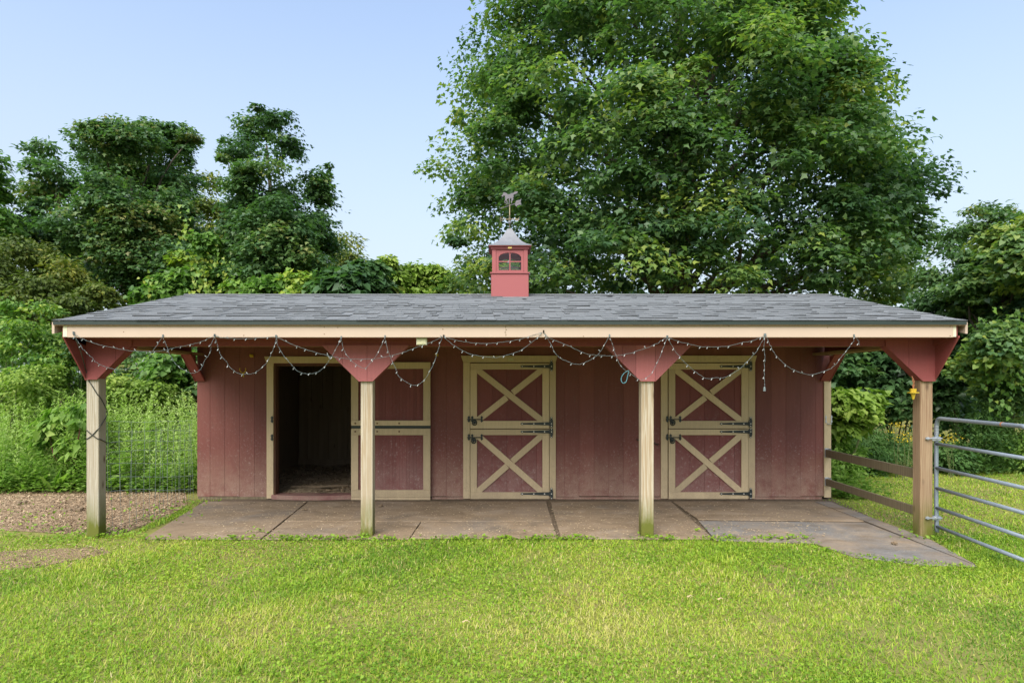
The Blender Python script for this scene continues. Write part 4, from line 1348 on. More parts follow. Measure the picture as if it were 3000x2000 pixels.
# ------------------------------------------------------------------ fences and gate
wf = thing('rail_fence', 'weathered two rail wooden fence between wall corner and brown gate post', 'fence', (4.96, 8.5, 0))
for z0, z1 in ((0.655, 0.772), (0.222, 0.325)):
    P0, P1 = Vector((4.975, YW - 0.035, 0)), Vector((4.90, 7.395, 0))
    d = (P1 - P0)
    L = d.length
    d.normalize()
    n_ = Vector((d.y, -d.x, 0))
    MB().obox((P0 + P1) / 2 + Vector((0, 0, (z0 + z1) / 2)), d * L / 2, n_ * 0.018, Vector((0, 0, (z1 - z0) / 2))).build('rail', M['rail_wood'], wf, 0.004)
    MB().box(4.950, 5.005, YW - 0.034, YW - 0.0235, z0 - 0.005, z1 + 0.02).box(5.007, 5.012, YW - 0.10, YW - 0.0235, z0 - 0.005, z1 + 0.015).build('rail_bracket', M['galv'], wf)

wm = thing('wire_fence', 'sagging wire mesh fence between grey left post and wall corner', 'fence', (-4.72, 8.5, 0))
def wmx(y):
    return -4.70 + 0.06 * math.sin((y - 7.4) * 2.2) + 0.0
ys_ = np.linspace(7.40, 9.66, 17)
for i, y in enumerate(ys_):
    lean = random.uniform(-.02, .02)
    MB().tube([(wmx(y), y, 0.0), (wmx(y) + lean * .5, y + lean, 0.6), (wmx(y) + lean + random.uniform(-.03, .03), y + lean * 2 + random.uniform(-.03, .03), 1.20 - 0.03 * i / 16 + random.uniform(-.02, .02))], 0.0024, 4).build('vertical_wire', M['wire'], wm)
zs_ = [0.05, 0.17, 0.29, 0.42, 0.55, 0.69, 0.83, 0.90, 0.97, 1.05, 1.12, 1.19]
for z in zs_:
    pts = [(wmx(y) + 0.012 * math.sin(y * 3 + z * 5) * z, y, z + 0.015 * math.sin(y * 2.6 + z * 9) - (0.03 * z if y < 8.5 else 0.02)) for y in np.linspace(7.40, 9.67, 14)]
    MB().tube(pts, 0.0022, 4).build('horizontal_wire', M['wire'], wm)
wm2 = thing('wire_fence', 'second run of wire mesh fence standing among the weeds', 'fence', (-6.2, 9.9, 0))
for i in range(8):
    xx = -4.85 - i * 0.17
    MB().tube([(xx, 9.75 - i * .02, 0.0), (xx + random.uniform(-.02, .02), 9.75 - i * .02, 1.2)], 0.0022, 4).build('vertical_wire', M['wire'], wm2)
for z in (0.15, 0.35, .55, .75, .9, 1.05, 1.2):
    MB().tube([(-4.8 - k * .4, 9.75 - k * .047, z + random.uniform(-.015, .015)) for k in range(4)], 0.0022, 4).build('horizontal_wire', M['wire'], wm2)

gate = thing('gate', 'grey tubular metal gate hung on the brown corner post', 'gate', (5.03, 7.3, 0))
GH, GE = Vector((5.035, 7.30, 0)), Vector((4.872, 5.81, 0))
gd = (GE - GH).normalized()
def gp(s, z):
    p = GH + gd * s
    return (p.x, p.y, z)
GL = (GE - GH).length
zt, zb_ = 1.378, 0.126
frame = spline([gp(0.012, 0.06), gp(0.0, 0.4), gp(0.0, 1.0), gp(0.0, 1.27)], 4) + spline([gp(0.006, 1.31), gp(0.03, 1.355), gp(0.075, zt), gp(0.2, zt)], 5) + [Vector(gp(s, zt)) for s in (0.5, 0.9, GL - 0.2)] + spline([gp(GL - .09, zt), gp(GL - .03, 1.355), gp(GL, 1.30)], 5) + [Vector(gp(GL, z)) for z in (1.0, .6, .06)]
MB().tube(frame, 0.0225, 10).build('gate_frame', M['galv_blue'], gate, smooth=True)
for z in (1.082, 0.803, 0.569, 0.341, 0.126):
    MB().tube([gp(0.012, z), gp(GL - 0.012, z)], 0.0195, 10).build('bar', M['galv_blue'], gate, smooth=True)
for k in range(7):
    z = 1.20 + k * 0.018
    c = Vector(gp(0.0, z))
    MB().tube([c + Vector((0, 0, -.004)), c + Vector((0, 0, .004))], 0.027, 10).build('coil_ring', M['galv'], gate)
for z in (1.14, 0.225):
    mb = MB()
    mb.box(4.965, 5.07, 7.27, 7.33, z - 0.022, z + 0.022)
    mb.tube([(4.86, 7.225, z + 0.01), (5.05, 7.225, z + 0.01)], 0.009, 6)
    mb.box(4.875, 4.90, 7.22, 7.2485, z - 0.004, z + 0.026)
    mb.tube([(5.02, 7.225, z + .01), (5.02, 7.30, z + .01)], 0.012, 6)
    mb.build('gate_hinge', M['galv'], gate)
p = Vector(gp(GL - 0.38, zt + 0.0))
MB().tube([p, p + gd * 0.02], 0.0236, 10).build('tape_band', M['rope'], gate)

# ------------------------------------------------------------------ trees
def maple_lobes():
    zs = np.array([2.2, 3.0, 4.4, 5.9, 7.3, 8.8, 10.2, 12.4, 14.6, 16.5, 18.4])
    Lx = np.array([5.0, 6.5, 8.0, 8.1, 8.0, 8.5, 7.8, 7.5, 6.7, 4.8, 2.2])
    Rx = np.array([6.8, 7.6, 8.4, 8.9, 9.1, 8.2, 7.4, 6.0, 4.8, 3.8, 2.0])
    X0, Y0 = 5.9, 21.0
    out = []
    z = 2.9
    while z < 18.2:
        l, r = np.interp(z, zs, Lx), np.interp(z, zs, Rx)
        dep = 0.5 * (l + r) * 0.84
        for ring, frac in (('o', 1.0), ('i', 0.5)):
            cnt = max(4, int(2 * math.pi * (l + r) / 2 * frac / (2.15 if ring == 'o' else 3.0)))
            ph = random.random() * 6.28
            for k in range(cnt):
                a = ph + 2 * math.pi * k / cnt + random.uniform(-.16, .16)
                rad = random.uniform(0.85, 1.6)
                ex = (r if math.cos(a) > 0 else l)
                q = (frac - rad * 0.98 / ex) * random.uniform(0.84, 1.04) if ring == 'o' else frac * random.uniform(.7, 1.2)
                zz = z + random.uniform(-.7, .7)
                if ring == 'i' and zz < 4:
                    continue
                out.append((X0 + math.cos(a) * ex * q, Y0 + math.sin(a) * dep * q, zz, rad))
        z += 1.55
    for k in range(46):       # fuller face towards the barn
        zz = random.uniform(3.6, 15.5)
        l, r = np.interp(zz, zs, Lx), np.interp(zz, zs, Rx)
        a = random.uniform(-2.5, -0.64)
        ex = r if math.cos(a) > 0 else l
        out.append((X0 + math.cos(a) * ex * .8, Y0 + math.sin(a) * 0.42 * (l + r) * .78, zz, random.uniform(.9, 1.5)))
    # big tufts hanging forward, low on the side of the barn
    for (u, v, rp, y) in ((1400, 550, 70, 15.4), (1490, 510, 60, 15.8), (1570, 560, 72, 15.2), (1660, 470, 66, 15.6), (1380, 630, 62, 15.0), (1500, 630, 62, 15.2), (1620, 640, 66, 15.2), (1260, 610, 58, 16.4), (1130, 640, 52, 16.6), (1740, 560, 72, 15.4),
                          (1850, 620, 62, 15.6), (1950, 640, 52, 15.6), (1270, 500, 60, 17.0), (1320, 300, 76, 15.8), (1550, 220, 90, 15.4), (1750, 330, 80, 15.4), (1540, 380, 70, 15.2), (1880, 480, 66, 16.2), (1060, 560, 44, 17.4), (1040, 480, 40, 18.2), (1420, 420, 66, 15.4), (1700, 640, 60, 15.2)):
        x, _, zz = at(u, v, y)
        for _k in range(2):
            r_ = rp * y / F
            out.append((x + random.uniform(-.6, .6) * r_, y + random.uniform(-.4, .4), zz + random.uniform(-.5, .5) * r_, r_ * random.uniform(.6, .85)))
    # keep the crown's outline: narrower at the top and upper right
    vt = [-250, -100, 0, 100, 150, 200, 300, 400, 450, 500, 560, 620, 700, 900]
    ul = [1300, 1180, 1095, 1080, 1020, 1025, 1012, 945, 975, 990, 990, 980, 990, 1130]
    ur = [1750, 1850, 1940, 1945, 2000, 2030, 2070, 2115, 2130, 2160, 2175, 2110, 2120, 2100]
    fit = []
    for (x, y, zz, r_) in out:
        u, v = 1155 + x * F / y, 882 - (zz - EYE) * F / y
        m = (r_ * 1.12 + .42) * F / y
        lo, hi = np.interp(v, vt, ul) + m, np.interp(v, vt, ur) - m
        u = min(max(u, lo), hi) if lo < hi else (lo + hi) / 2
        fit.append(((u - 1155) * y / F, y, zz, r_))
    out = fit
    return out
tree('maple_tree', 'huge dark green maple towering behind the stable roof', 'tree', (5.9, 21.0, 0), 18, 0.48, maple_lobes(), 205000, 0.150, 'lobed', M['maple'],
     limbs=60, trunk_top=16, clump_r=0.78, clump_leaves=210, tone_mu=0.47, tone_sd=0.30, fill=0.12)

A = px_lobes([(300, 335, 62), (250, 390, 72), (365, 350, 62), (412, 318, 34), (330, 420, 82), (215, 325, 42), (412, 420, 50), (250, 470, 76), (400, 490, 66), (180, 520, 66), (100, 500, 45), (45, 512, 42),
              (115, 560, 55), (215, 590, 76), (320, 560, 70), (430, 570, 66), (395, 640, 66), (300, 650, 76), (200, 670, 76), (470, 620, 56), (150, 620, 52), (430, 360, 40), (270, 310, 40), (440, 535, 40), (340, 300, 30), (230, 300, 26), (60, 540, 44), (20, 560, 50), (280, 560, 60), (360, 420, 60), (290, 500, 62), (350, 520, 60), (240, 530, 56), (410, 560, 56), (310, 600, 60), (440, 600, 50), (150, 560, 46), (390, 600, 56), (455, 480, 34), (440, 680, 44)], 19.5, 2.0, k=.82)
A += [(x + random.uniform(-.7, .7), y + random.uniform(-.6, .6), z + random.uniform(-.6, .5), r * random.uniform(.4, .7)) for (x, y, z, r) in A]
A = keep_sides(A, hi=470)
tA = tree('vine_covered_tree', 'broad dark tree draped in vines behind the left roof end', 'tree', (-11.6, 19.8, 0), 9.5, 0.32, A, 88000, 0.122, 'lobed', M['dark_leaf'],
          limbs=12, trunk_top=8.2, clump_r=0.40, clump_leaves=85, tone_mu=0.52, tone_sd=0.24)
A2 = px_lobes([(110, 350, 20), (95, 385, 22), (130, 400, 20), (120, 440, 36), (85, 455, 26), (150, 425, 24), (70, 340, 10)], 20.5, 0.8)
tree('thin_tree', 'thin tree with sparse twigs left of the vine covered tree', 'tree', (-14.6, 20.8, 0), 8.6, 0.12, A2, 2600, 0.16, 'lance', M['dark_leaf'], limbs=7, trunk_top=8.4, clump_r=0.4, clump_leaves=26, width_=1) if False else \
tree('thin_tree', 'thin tree with sparse twigs left of the vine covered tree', 'tree', (-14.6, 20.8, 0), 8.6, 0.12, A2, 3000, 0.18, 'oval', M['dark_leaf'], limbs=7, trunk_top=8.4, clump_r=0.4, clump_leaves=26)
B = px_lobes([(590, 298, 40), (640, 285, 36), (560, 350, 42), (652, 340, 38), (528, 330, 22), (522, 360, 20), (610, 400, 50), (560, 430, 48), (690, 372, 20), (722, 425, 38), (745, 470, 38), (655, 470, 50), (580, 500, 52), (705, 530, 56), (640, 560, 62),
              (560, 580, 52), (740, 580, 42), (600, 540, 48), (660, 520, 46), (620, 480, 44), (690, 590, 46), (600, 600, 56), (660, 610, 56), (580, 660, 50), (660, 670, 50), (620, 635, 56), (700, 640, 56), (540, 650, 52), (745, 400, 20), (540, 530, 40), (500, 600, 46)], 18.5, 1.3, k=.74)
B += [(x + random.uniform(-.5, .5), y + random.uniform(-.5, .5), z + random.uniform(-.55, .35), r * random.uniform(.45, .75)) for (x, y, z, r) in B for _ in range(2)]
B += px_lobes([(600, 520, 40), (640, 560, 44), (590, 590, 44), (660, 610, 44), (620, 650, 44), (560, 640, 40), (700, 600, 40), (640, 490, 34), (680, 540, 36)], 17.0, .4)
B = keep_sides(B, lo=488, hi=785, vmax=640)
tree('slender_maple_tree', 'slender dark maple with open top right of the vine covered tree', 'tree', (-6.9, 18.6, 0), 9.4, 0.22, B, 54000, 0.115, 'lobed', M['dark_leaf'],
     limbs=11, trunk_top=8.8, clump_r=0.34, clump_leaves=66, tone_mu=0.48, tone_sd=0.2, fill=0.08)
# hanging vines on the two left trees
def vine_strands(parent, rows, y, tn=.75, sz=(.07, .13)):
    PP, AA, NN_, TT = [], [], [], []
    for (u, v0, v1) in rows:
        x, yy, z0 = at(u, v0, y)
        z1 = at(u, v1, y)[2]
        n = int(abs(z0 - z1) / 0.035)
        t = rng.random(n)
        for k in range(n):
            PP.append((x + 0.10 * math.sin(t[k] * 5 + u) + rng.normal(0, .07), yy + rng.normal(0, .1), z0 + (z1 - z0) * t[k]))
        AA.append(rng.normal(size=(n, 3)) * .5 + np.array([0, -.3, -1]))
        NN_.append(rng.normal(size=(n, 3)) * .4 + np.array([0, -1, .5]))
        TT.append(tn + rng.normal(0, .2, n))
    leaf_obj('vine', np.array(PP), np.concatenate(AA), np.concatenate(NN_), rng.uniform(sz[0], sz[1], len(PP)), 'heart', M['vine_leaf'], parent, np.concatenate(TT))
vine_strands(tA, [(440, 590, 690), (452, 560, 700), (470, 600, 700), (345, 640, 690), (350, 620, 690), (480, 590, 680), (420, 470, 560), (515, 590, 690), (500, 560, 640), (210, 640, 690), (530, 600, 690)], 16.6)
shrub('vine_mound', 'bright green leafy vine heap above the left roof slope', 'vines', (-9.6, 16.5, 0), px_lobes([(380, 660, 30), (430, 655, 34), (470, 640, 32), (480, 600, 26), (470, 560, 22), (510, 660, 30), (430, 610, 24), (340, 690, 26)], 17.6, 1.1), 9000, 0.13, 'heart', M['vine_leaf'], clump_r=0.36, tone_mu=.26, stems=8)
shrub('vine_mound', 'bright vine clump above the ridge below the slender maple', 'vines', (-5.9, 16, 0), px_lobes([(640, 665, 26), (690, 660, 30), (730, 670, 24), (600, 670, 24), (560, 668, 26), (765, 660, 26)], 16, .6), 5000, 0.13, 'heart', M['vine_leaf'], clump_r=0.3, tone_mu=.42, stems=6)
shrub('broadleaf_shrub', 'dark rounded shrub with broad leaves above the ridge left of cupola', 'shrub', (-3.6, 15.6, 0), px_lobes([(800, 655, 36), (840, 650, 36), (770, 668, 30), (870, 668, 24)], 15.6, .5), 5200, 0.20, 'heart', M['dark_leaf'], clump_r=0.34, tone_mu=.55, stems=6)
# yellow-green saplings behind the ridge
for i, (u, v, rp, lab) in enumerate(((875, 630, 30, 'feathery lime sapling with tall tip behind the ridge'), (935, 640, 36, 'lime sapling with rounded top right of the tall tipped one'), (985, 632, 32, 'lime sapling nearest to the cupola'))):
    y = 19.0 + i * .5
    rows = [(u, v + 20, rp), (u - 12, v - 8, rp * .6), (u + 10, v - 26 + 8 * i, rp * .45), (u + 24, v + 10, rp * .7), (u - 26, v + 18, rp * .7), (u, v + 60, rp)]
    x, _, z = at(u, v, y)
    tree('lime_sapling', lab, 'tree', (x, y, 0), z, 0.07, px_lobes(rows, y, .5), 5200, 0.19, 'oval', M['lime'], group='lime green saplings behind the roof ridge', limbs=6, clump_r=0.36, clump_leaves=40, tone_mu=.5, outward=.3, droop=.6)
# pale tree far behind between the two left trees
tree('pale_tree', 'pale yellowish tree far behind between the two dark left trees', 'tree', (-14.2, 32, 0), 12, 0.2, px_lobes([(490, 430, 26), (480, 480, 30), (510, 500, 30), (500, 550, 40), (520, 600, 40), (470, 560, 34), (780, 560, 30), (790, 610, 34), (765, 630, 30)], 32, 1.5), 9000, 0.22, 'oval', M['olive'], limbs=9, clump_r=0.7, clump_leaves=40, tone_mu=.5)
# olive tree at the left edge
tree('olive_tree', 'yellowing olive green tree at the left edge of the view', 'tree', (-13.2, 15.5, 0), 5, 0.14, px_lobes([(30, 590, 42), (90, 605, 46), (150, 640, 44), (20, 660, 56), (90, 690, 56), (160, 715, 46), (220, 690, 36), (40, 740, 50), (-40, 620, 60), (-60, 700, 70), (120, 760, 50)], 15.0, 1.3), 20000, 0.12, 'oval', M['olive'], limbs=11, clump_r=0.36, clump_leaves=50, tone_mu=.42, tone_sd=.26)
tree('edge_tree', 'tall green tree cut off by the left edge of view', 'tree', (-15.0, 17.5, 0), 8, 0.16, px_lobes([(-55, 390, 48), (-40, 440, 44), (-20, 470, 24), (-60, 520, 60), (-12, 405, 22)], 17.5, 1.0), 6500, 0.15, 'lobed', M['vine_leaf'], limbs=5, clump_r=0.4, tone_mu=.3)

# the vine-clad tree at the right edge and its neighbours
Rv = px_lobes([(2300, 560, 45), (2340, 600, 60), (2270, 610, 50), (2230, 660, 48), (2320, 680, 66), (2260, 720, 52), (2340, 770, 60), (2290, 800, 56), (2250, 850, 50), (2330, 870, 60), (2300, 920, 50), (2200, 690, 34), (2390, 640, 70), (2400, 760, 80), (2390, 880, 80), (2380, 540, 50), (2345, 520, 26)], 12.8, 1.1)
tRv = tree('vine_clad_tree', 'bushy tree smothered in broad grape vines at the right edge', 'tree', (10.6, 13.4, 0), 5.4, 0.2, Rv, 36000, 0.10, 'heart', M['maple'], limbs=14, clump_r=0.26, clump_leaves=45, tone_mu=.52, tone_sd=.26)
tree('twiggy_tree', 'twiggy dark tree with sparse small leaves above the right roof end', 'tree', (10.6, 14.6, 0), 6, 0.055, px_lobes([(2220, 490, 16), (2250, 480, 16), (2200, 540, 18), (2240, 530, 20), (2280, 500, 16), (2180, 570, 18), (2150, 640, 24), (2210, 590, 22), (2300, 490, 14), (2160, 690, 28), (2130, 710, 26)], 14.6, .6), 5200, 0.115, 'oval', M['dark_leaf'], limbs=8, clump_r=0.3, clump_leaves=30, tone_mu=.55)
vine_strands(tRv, [(2310, 760, 900), (2325, 800, 940), (2290, 840, 960), (2240, 760, 860), (2340, 700, 860), (2270, 700, 820)], 11.9, .42, (.06, .11))
# dark understorey seen through the right side of the porch
shrub('understorey_tree', 'dark shady maple branches seen beneath the right porch eave', 'tree', (10.0, 16.0, 0), px_lobes([(1930, 840, 50), (1990, 830, 50), (2050, 830, 50), (2100, 850, 46), (1960, 900, 60), (2040, 920, 60), (2110, 920, 50), (2170, 880, 56), (2180, 960, 50), (1920, 960, 50), (2080, 780, 50), (2150, 790, 50), (2010, 770, 50), (1930, 770, 50), (2230, 960, 46)], 15.6, 1.0), 18000, 0.15, 'lobed', M['dark_leaf'], stems=12, stem_mat=M['bark'], clump_r=0.42, tone_mu=.3)

# sapling with big leaves beside the wall corner
sap = px_lobes([(1945, 935, 32), (1975, 925, 30), (1920, 925, 26), (1960, 965, 28), (1990, 955, 20), (1930, 985, 24), (1915, 960, 24)], 11.3, .25)
shrub('broadleaf_sapling', 'bright sapling with large heart shaped leaves beside the right wall corner', 'sapling', (5.95, 11.3, 0), sap, 1700, 0.125, 'heart', M['lime'], stems=5, clump_r=0.20, clump_leaves=24, tone_mu=.5, fill=.05)
# shrubs behind the rail fence on the right
rsh = [(1940, 1030, 34, 'low leafy green bush behind the upper fence rail', 'weed', 'oval', 11.6), (1990, 1035, 38, 'dark bush left of the goldenrod behind the rail fence', 'feather_dark', 'lance', 12.6), (2040, 1030, 36, 'dark narrow leaved bush just left of the brown gate post', 'feather_dark', 'lance', 12.9),
       (2180, 1050, 44, 'leafy bush right of the brown gate post', 'feather_dark', 'oval', 12.6), (2250, 1020, 56, 'round feathery bush behind the second gate bar', 'feather_dark', 'lance', 12.9), (2330, 1040, 56, 'leafy bush at the right edge behind the gate', 'weed', 'oval', 12.8), (1925, 1075, 26, 'small weed bush at the foot of the wall corner', 'weed', 'oval', 10.9)]
for (u, v, rp, lab, mk, tm, y) in rsh:
    x = at(u, v, y)[0]
    rows = [(u + random.uniform(-.6, .6) * rp, v + random.uniform(-.5, .6) * rp, rp * random.uniform(.5, .8)) for _ in range(6)] + [(u, v + rp * .8, rp * .8)]
    shrub('weed_bush', lab, 'bush', (x, y, 0), px_lobes(rows, y, .35), 3600, 0.085, tm, M[mk], group='bushes beyond the right fence', stems=8, clump_r=0.22, clump_leaves=40, tone_mu=.45)
# goldenrod
for (u, v, y, lab) in ((2062, 985, 11.9, 'yellow goldenrod spray tall beside the brown gate post'), (2078, 1012, 11.6, 'yellow goldenrod spray low beside the brown gate post'), (2182, 1012, 11.9, 'yellow goldenrod spray seen between the gate bars')):
    x, _, z = at(u, v, y)
    g_ = thing('goldenrod', lab, 'flower', (x, y, 0), 'goldenrod beyond the right fence')
    mb = MB()
    PP = []
    for k in range(5):
        tx, ty, tz = x + random.uniform(-.16, .16), y + random.uniform(-.1, .1), z + random.uniform(-.1, .1)
        pth = limb_path((x + random.uniform(-.05, .05), y, 0), (tx, ty, tz), .05)
        mb.tube(pth, [0.006 * (1 - .6 * i / 6) for i in range(7)], 4)
        for j in range(17):
            PP.append((tx + random.gauss(0, .075), ty + random.gauss(0, .06), tz + random.gauss(0, .022) + .03))
    mb.build('stem', M['stem'], g_)
    PP = np.array(PP)
    leaf_obj('blossom', PP, rng.normal(size=PP.shape) + np.array([0, 0, .6]), rng.normal(size=PP.shape) + np.array([0, -.4, 1]), rng.uniform(.015, .035, len(PP)), 'oval', M['flower'], g_, width=1.6)

# ------------------------------------------------------------------ left hedge of weeds and shrubs
lsh = [
    (60, 760, 60, 12.8, 'bright bramble bush at the far left below the olive tree', 'vine_leaf', 'oval', 6500, .10),
    (440, 815, 34, 13.6, 'dark leafy bush filling the gap under the side beam', 'dark_leaf', 'oval', 2600, .10),
    (150, 790, 50, 13.2, 'grey green bush behind the corner post bracket', 'weed', 'oval', 4500, .10),
    (230, 830, 46, 13.4, 'dark bush between the bracket and the bright vine', 'dark_leaf', 'oval', 4200, .10),
    (330, 850, 46, 13.0, 'dark tangled thicket under the porch side beam', 'dark_leaf', 'oval', 4500, .09),
    (400, 845, 44, 12.4, 'bright round leaved vine left of the wall end', 'vine_leaf', 'heart', 4500, .10),
    (440, 880, 36, 12.6, 'dark vine bush right beside the wall end', 'dark_leaf', 'heart', 3000, .10),
    (40, 900, 66, 11.6, 'pale seedy bush at the left edge', 'lime', 'oval', 6500, .085),
    (340, 905, 44, 12.0, 'reddish tipped knotweed bush behind the grey post', 'lime', 'oval', 4200, .10),
    (265, 900, 36, 11.9, 'yellowish knotweed bush right of the grey post', 'lime', 'oval', 3200, .095),
]
for (u, v, rp, y, lab, mk, tm, nl, sz) in lsh:
    x = at(u, v, y)[0]
    rows = [(u + random.uniform(-.9, .9) * rp, v + random.uniform(-.7, .7) * rp, rp * random.uniform(.45, .75)) for _ in range(8)] + [(u + random.uniform(-.5, .5) * rp, v + rp * k, rp * .7) for k in (.9, 1.5, 2.1, 2.8)]
    shrub('wild_shrub', lab, 'shrub', (x, y, 0), px_lobes(rows, y, .5), nl, sz, tm, M[mk], group='wild shrubs left of the stable', stems=9, clump_r=0.24, clump_leaves=36, tone_mu=.48, tone_sd=.22)
# a red stemmed pokeweed and a big leaved dock at the mulch edge
pk = px_lobes([(150, 960, 30), (185, 985, 28), (130, 1000, 28), (170, 1030, 26), (195, 950, 24), (110, 985, 20)], 10.7, .2)
shrub('pokeweed', 'red stemmed pokeweed with drooping leaves left of the grey post', 'plant', (-7.3, 10.7, 0), pk, 900, 0.17, 'oval', M['weed'], stems=9, stem_mat=M['redstem'], clump_r=0.2, clump_leaves=14, tone_mu=.35, droop=.9, fill=.05)
dk = thing('dock_plant', 'dock plant with long upright wavy leaves at the mulch edge', 'plant', (-7.35, 10.25, 0))
mb_n = 0
for k in range(13):
    a = random.uniform(0, 6.28)
    L = random.uniform(.38, .62)
    ln = random.uniform(.25, .8)
    w = random.uniform(.05, .08)
    mb = MB()
    vs, fs = [], []
    for i in range(7):
        t = i / 6
        hw_ = w * math.sin(math.pi * min(.97, .08 + t * .92)) + .004
        out = ln * L * t
        z = L * t * (1 - .35 * ln * t)
        c = Vector((-7.35 + math.cos(a) * out, 10.25 + math.sin(a) * out, z + .01))
        sd = Vector((-math.sin(a), math.cos(a), 0)) * hw_
        vs += [c - sd + Vector((0, 0, .012 * math.sin(i * 2.1))), c - Vector((0, 0, .012)), c + sd + Vector((0, 0, .012 * math.cos(i * 2.4)))]
        if i:
            b0 = (i - 1) * 3
            fs += [(b0, b0 + 1, b0 + 4, b0 + 3), (b0 + 1, b0 + 2, b0 + 5, b0 + 4)]
    o = mb.add(vs, fs).build('leaf', M['weed'], dk, smooth=True)
    a_ = o.data.attributes.new('tone', 'FLOAT', 'FACE')
    a_.data.foreach_set('value', [random.uniform(.4, .8)] * len(fs))

# tall feathery weeds and ground weeds: nobody could count them
n = 330
xs_ = np.concatenate([rng.uniform(-7.6, -5.0, n), rng.uniform(-10.5, -7.3, 260)])
ys_ = np.concatenate([rng.uniform(10.5, 11.9, n), rng.uniform(10.5, 11.6, 260)])
hs_ = np.concatenate([rng.uniform(.9, 1.7, n), rng.uniform(.8, 1.55, 260)])
P, AX, NO, S, T = weeds_points(xs_, ys_, hs_, 110, 0.075, 0.85, 0.14)
T = T + .24 + .14 * wob(P[:, 0], P[:, 1], 1.2, 90)
o = leaf_obj('tall_weeds', P, AX, NO, S, 'lance', M['feather'], None, T, loc=(-7, 11, 0))
tag(o, 'tall pale green feathery weeds growing left of the stable', 'weeds', kind='stuff')
n = 420
xs_ = rng.uniform(-11.5, -4.9, n)
ys_ = rng.uniform(10.15, 11.0, n)
hs_ = rng.uniform(.2, .75, n) * np.where(xs_ > -6, .75, 1)
P, AX, NO, S, T = weeds_points(xs_, ys_, hs_, 60, 0.085, 0.25, 0.16)
o = leaf_obj('low_weeds', P, AX, NO, S, 'oval', M['weed'], None, T, loc=(-8, 10.5, 0))
tag(o, 'low leafy weeds along the edge of the mulch bed', 'weeds', kind='stuff')
n = 260
xs_ = rng.uniform(5.3, 11.8, n)
ys_ = rng.uniform(12.0, 13.6, n)
hs_ = rng.uniform(.2, .9, n)
P, AX, NO, S, T = weeds_points(xs_, ys_, hs_, 60, 0.085, 0.4, 0.16)
xs_ = rng.uniform(9.0, 10.9, 90)
P2, AX2, NO2, S2, T2 = weeds_points(xs_, rng.uniform(12.2, 13.0, 90), rng.uniform(.9, 1.5, 90), 90, .08, .8, .14)
o = leaf_obj('border_weeds', np.concatenate([P, P2]), np.concatenate([AX, AX2]), np.concatenate([NO, NO2]), np.concatenate([S, S2]), 'lance', M['feather_dark'], None, np.concatenate([T, T2]), loc=(8, 12.8, 0))
tag(o, 'dark green weeds along the far side of the right lawn', 'weeds', kind='stuff')
# weeds by the wall corner behind the fence
n = 90
P, AX, NO, S, T = weeds_points(rng.uniform(5.12, 5.9, n), rng.uniform(9.6, 11.2, n), rng.uniform(.12, .5, n), 46, .07, .2, .16)
o = leaf_obj('corner_weeds', P, AX, NO, S, 'oval', M['weed'], None, T, loc=(5.5, 10, 0))
tag(o, 'leafy ground weeds outside the right wall corner behind the rails', 'weeds', kind='stuff')

# far-off woods that close the view behind everything
n = 40000
wx = rng.uniform(-48, 48, n)
wy = rng.uniform(30, 37, n)
top = 5.6 + 1.2 * np.sin(wx * .35) + 1.1 * np.sin(wx * .9 + 1)
wz = rng.random(n) * top
o = leaf_obj('far_woods', np.stack([wx, wy, wz], 1), rng.normal(size=(n, 3)) + np.array([0, -.5, -.4]), rng.normal(size=(n, 3)) * .6 + np.array([0, -.6, .8]), rng.uniform(.28, .55, n), 'oval', M['dark_leaf'], None, .4 + rng.normal(0, .2, n), loc=(0, 33, 0))
tag(o, 'mass of dark woods closing the view far behind the stable', 'woods', kind='stuff')

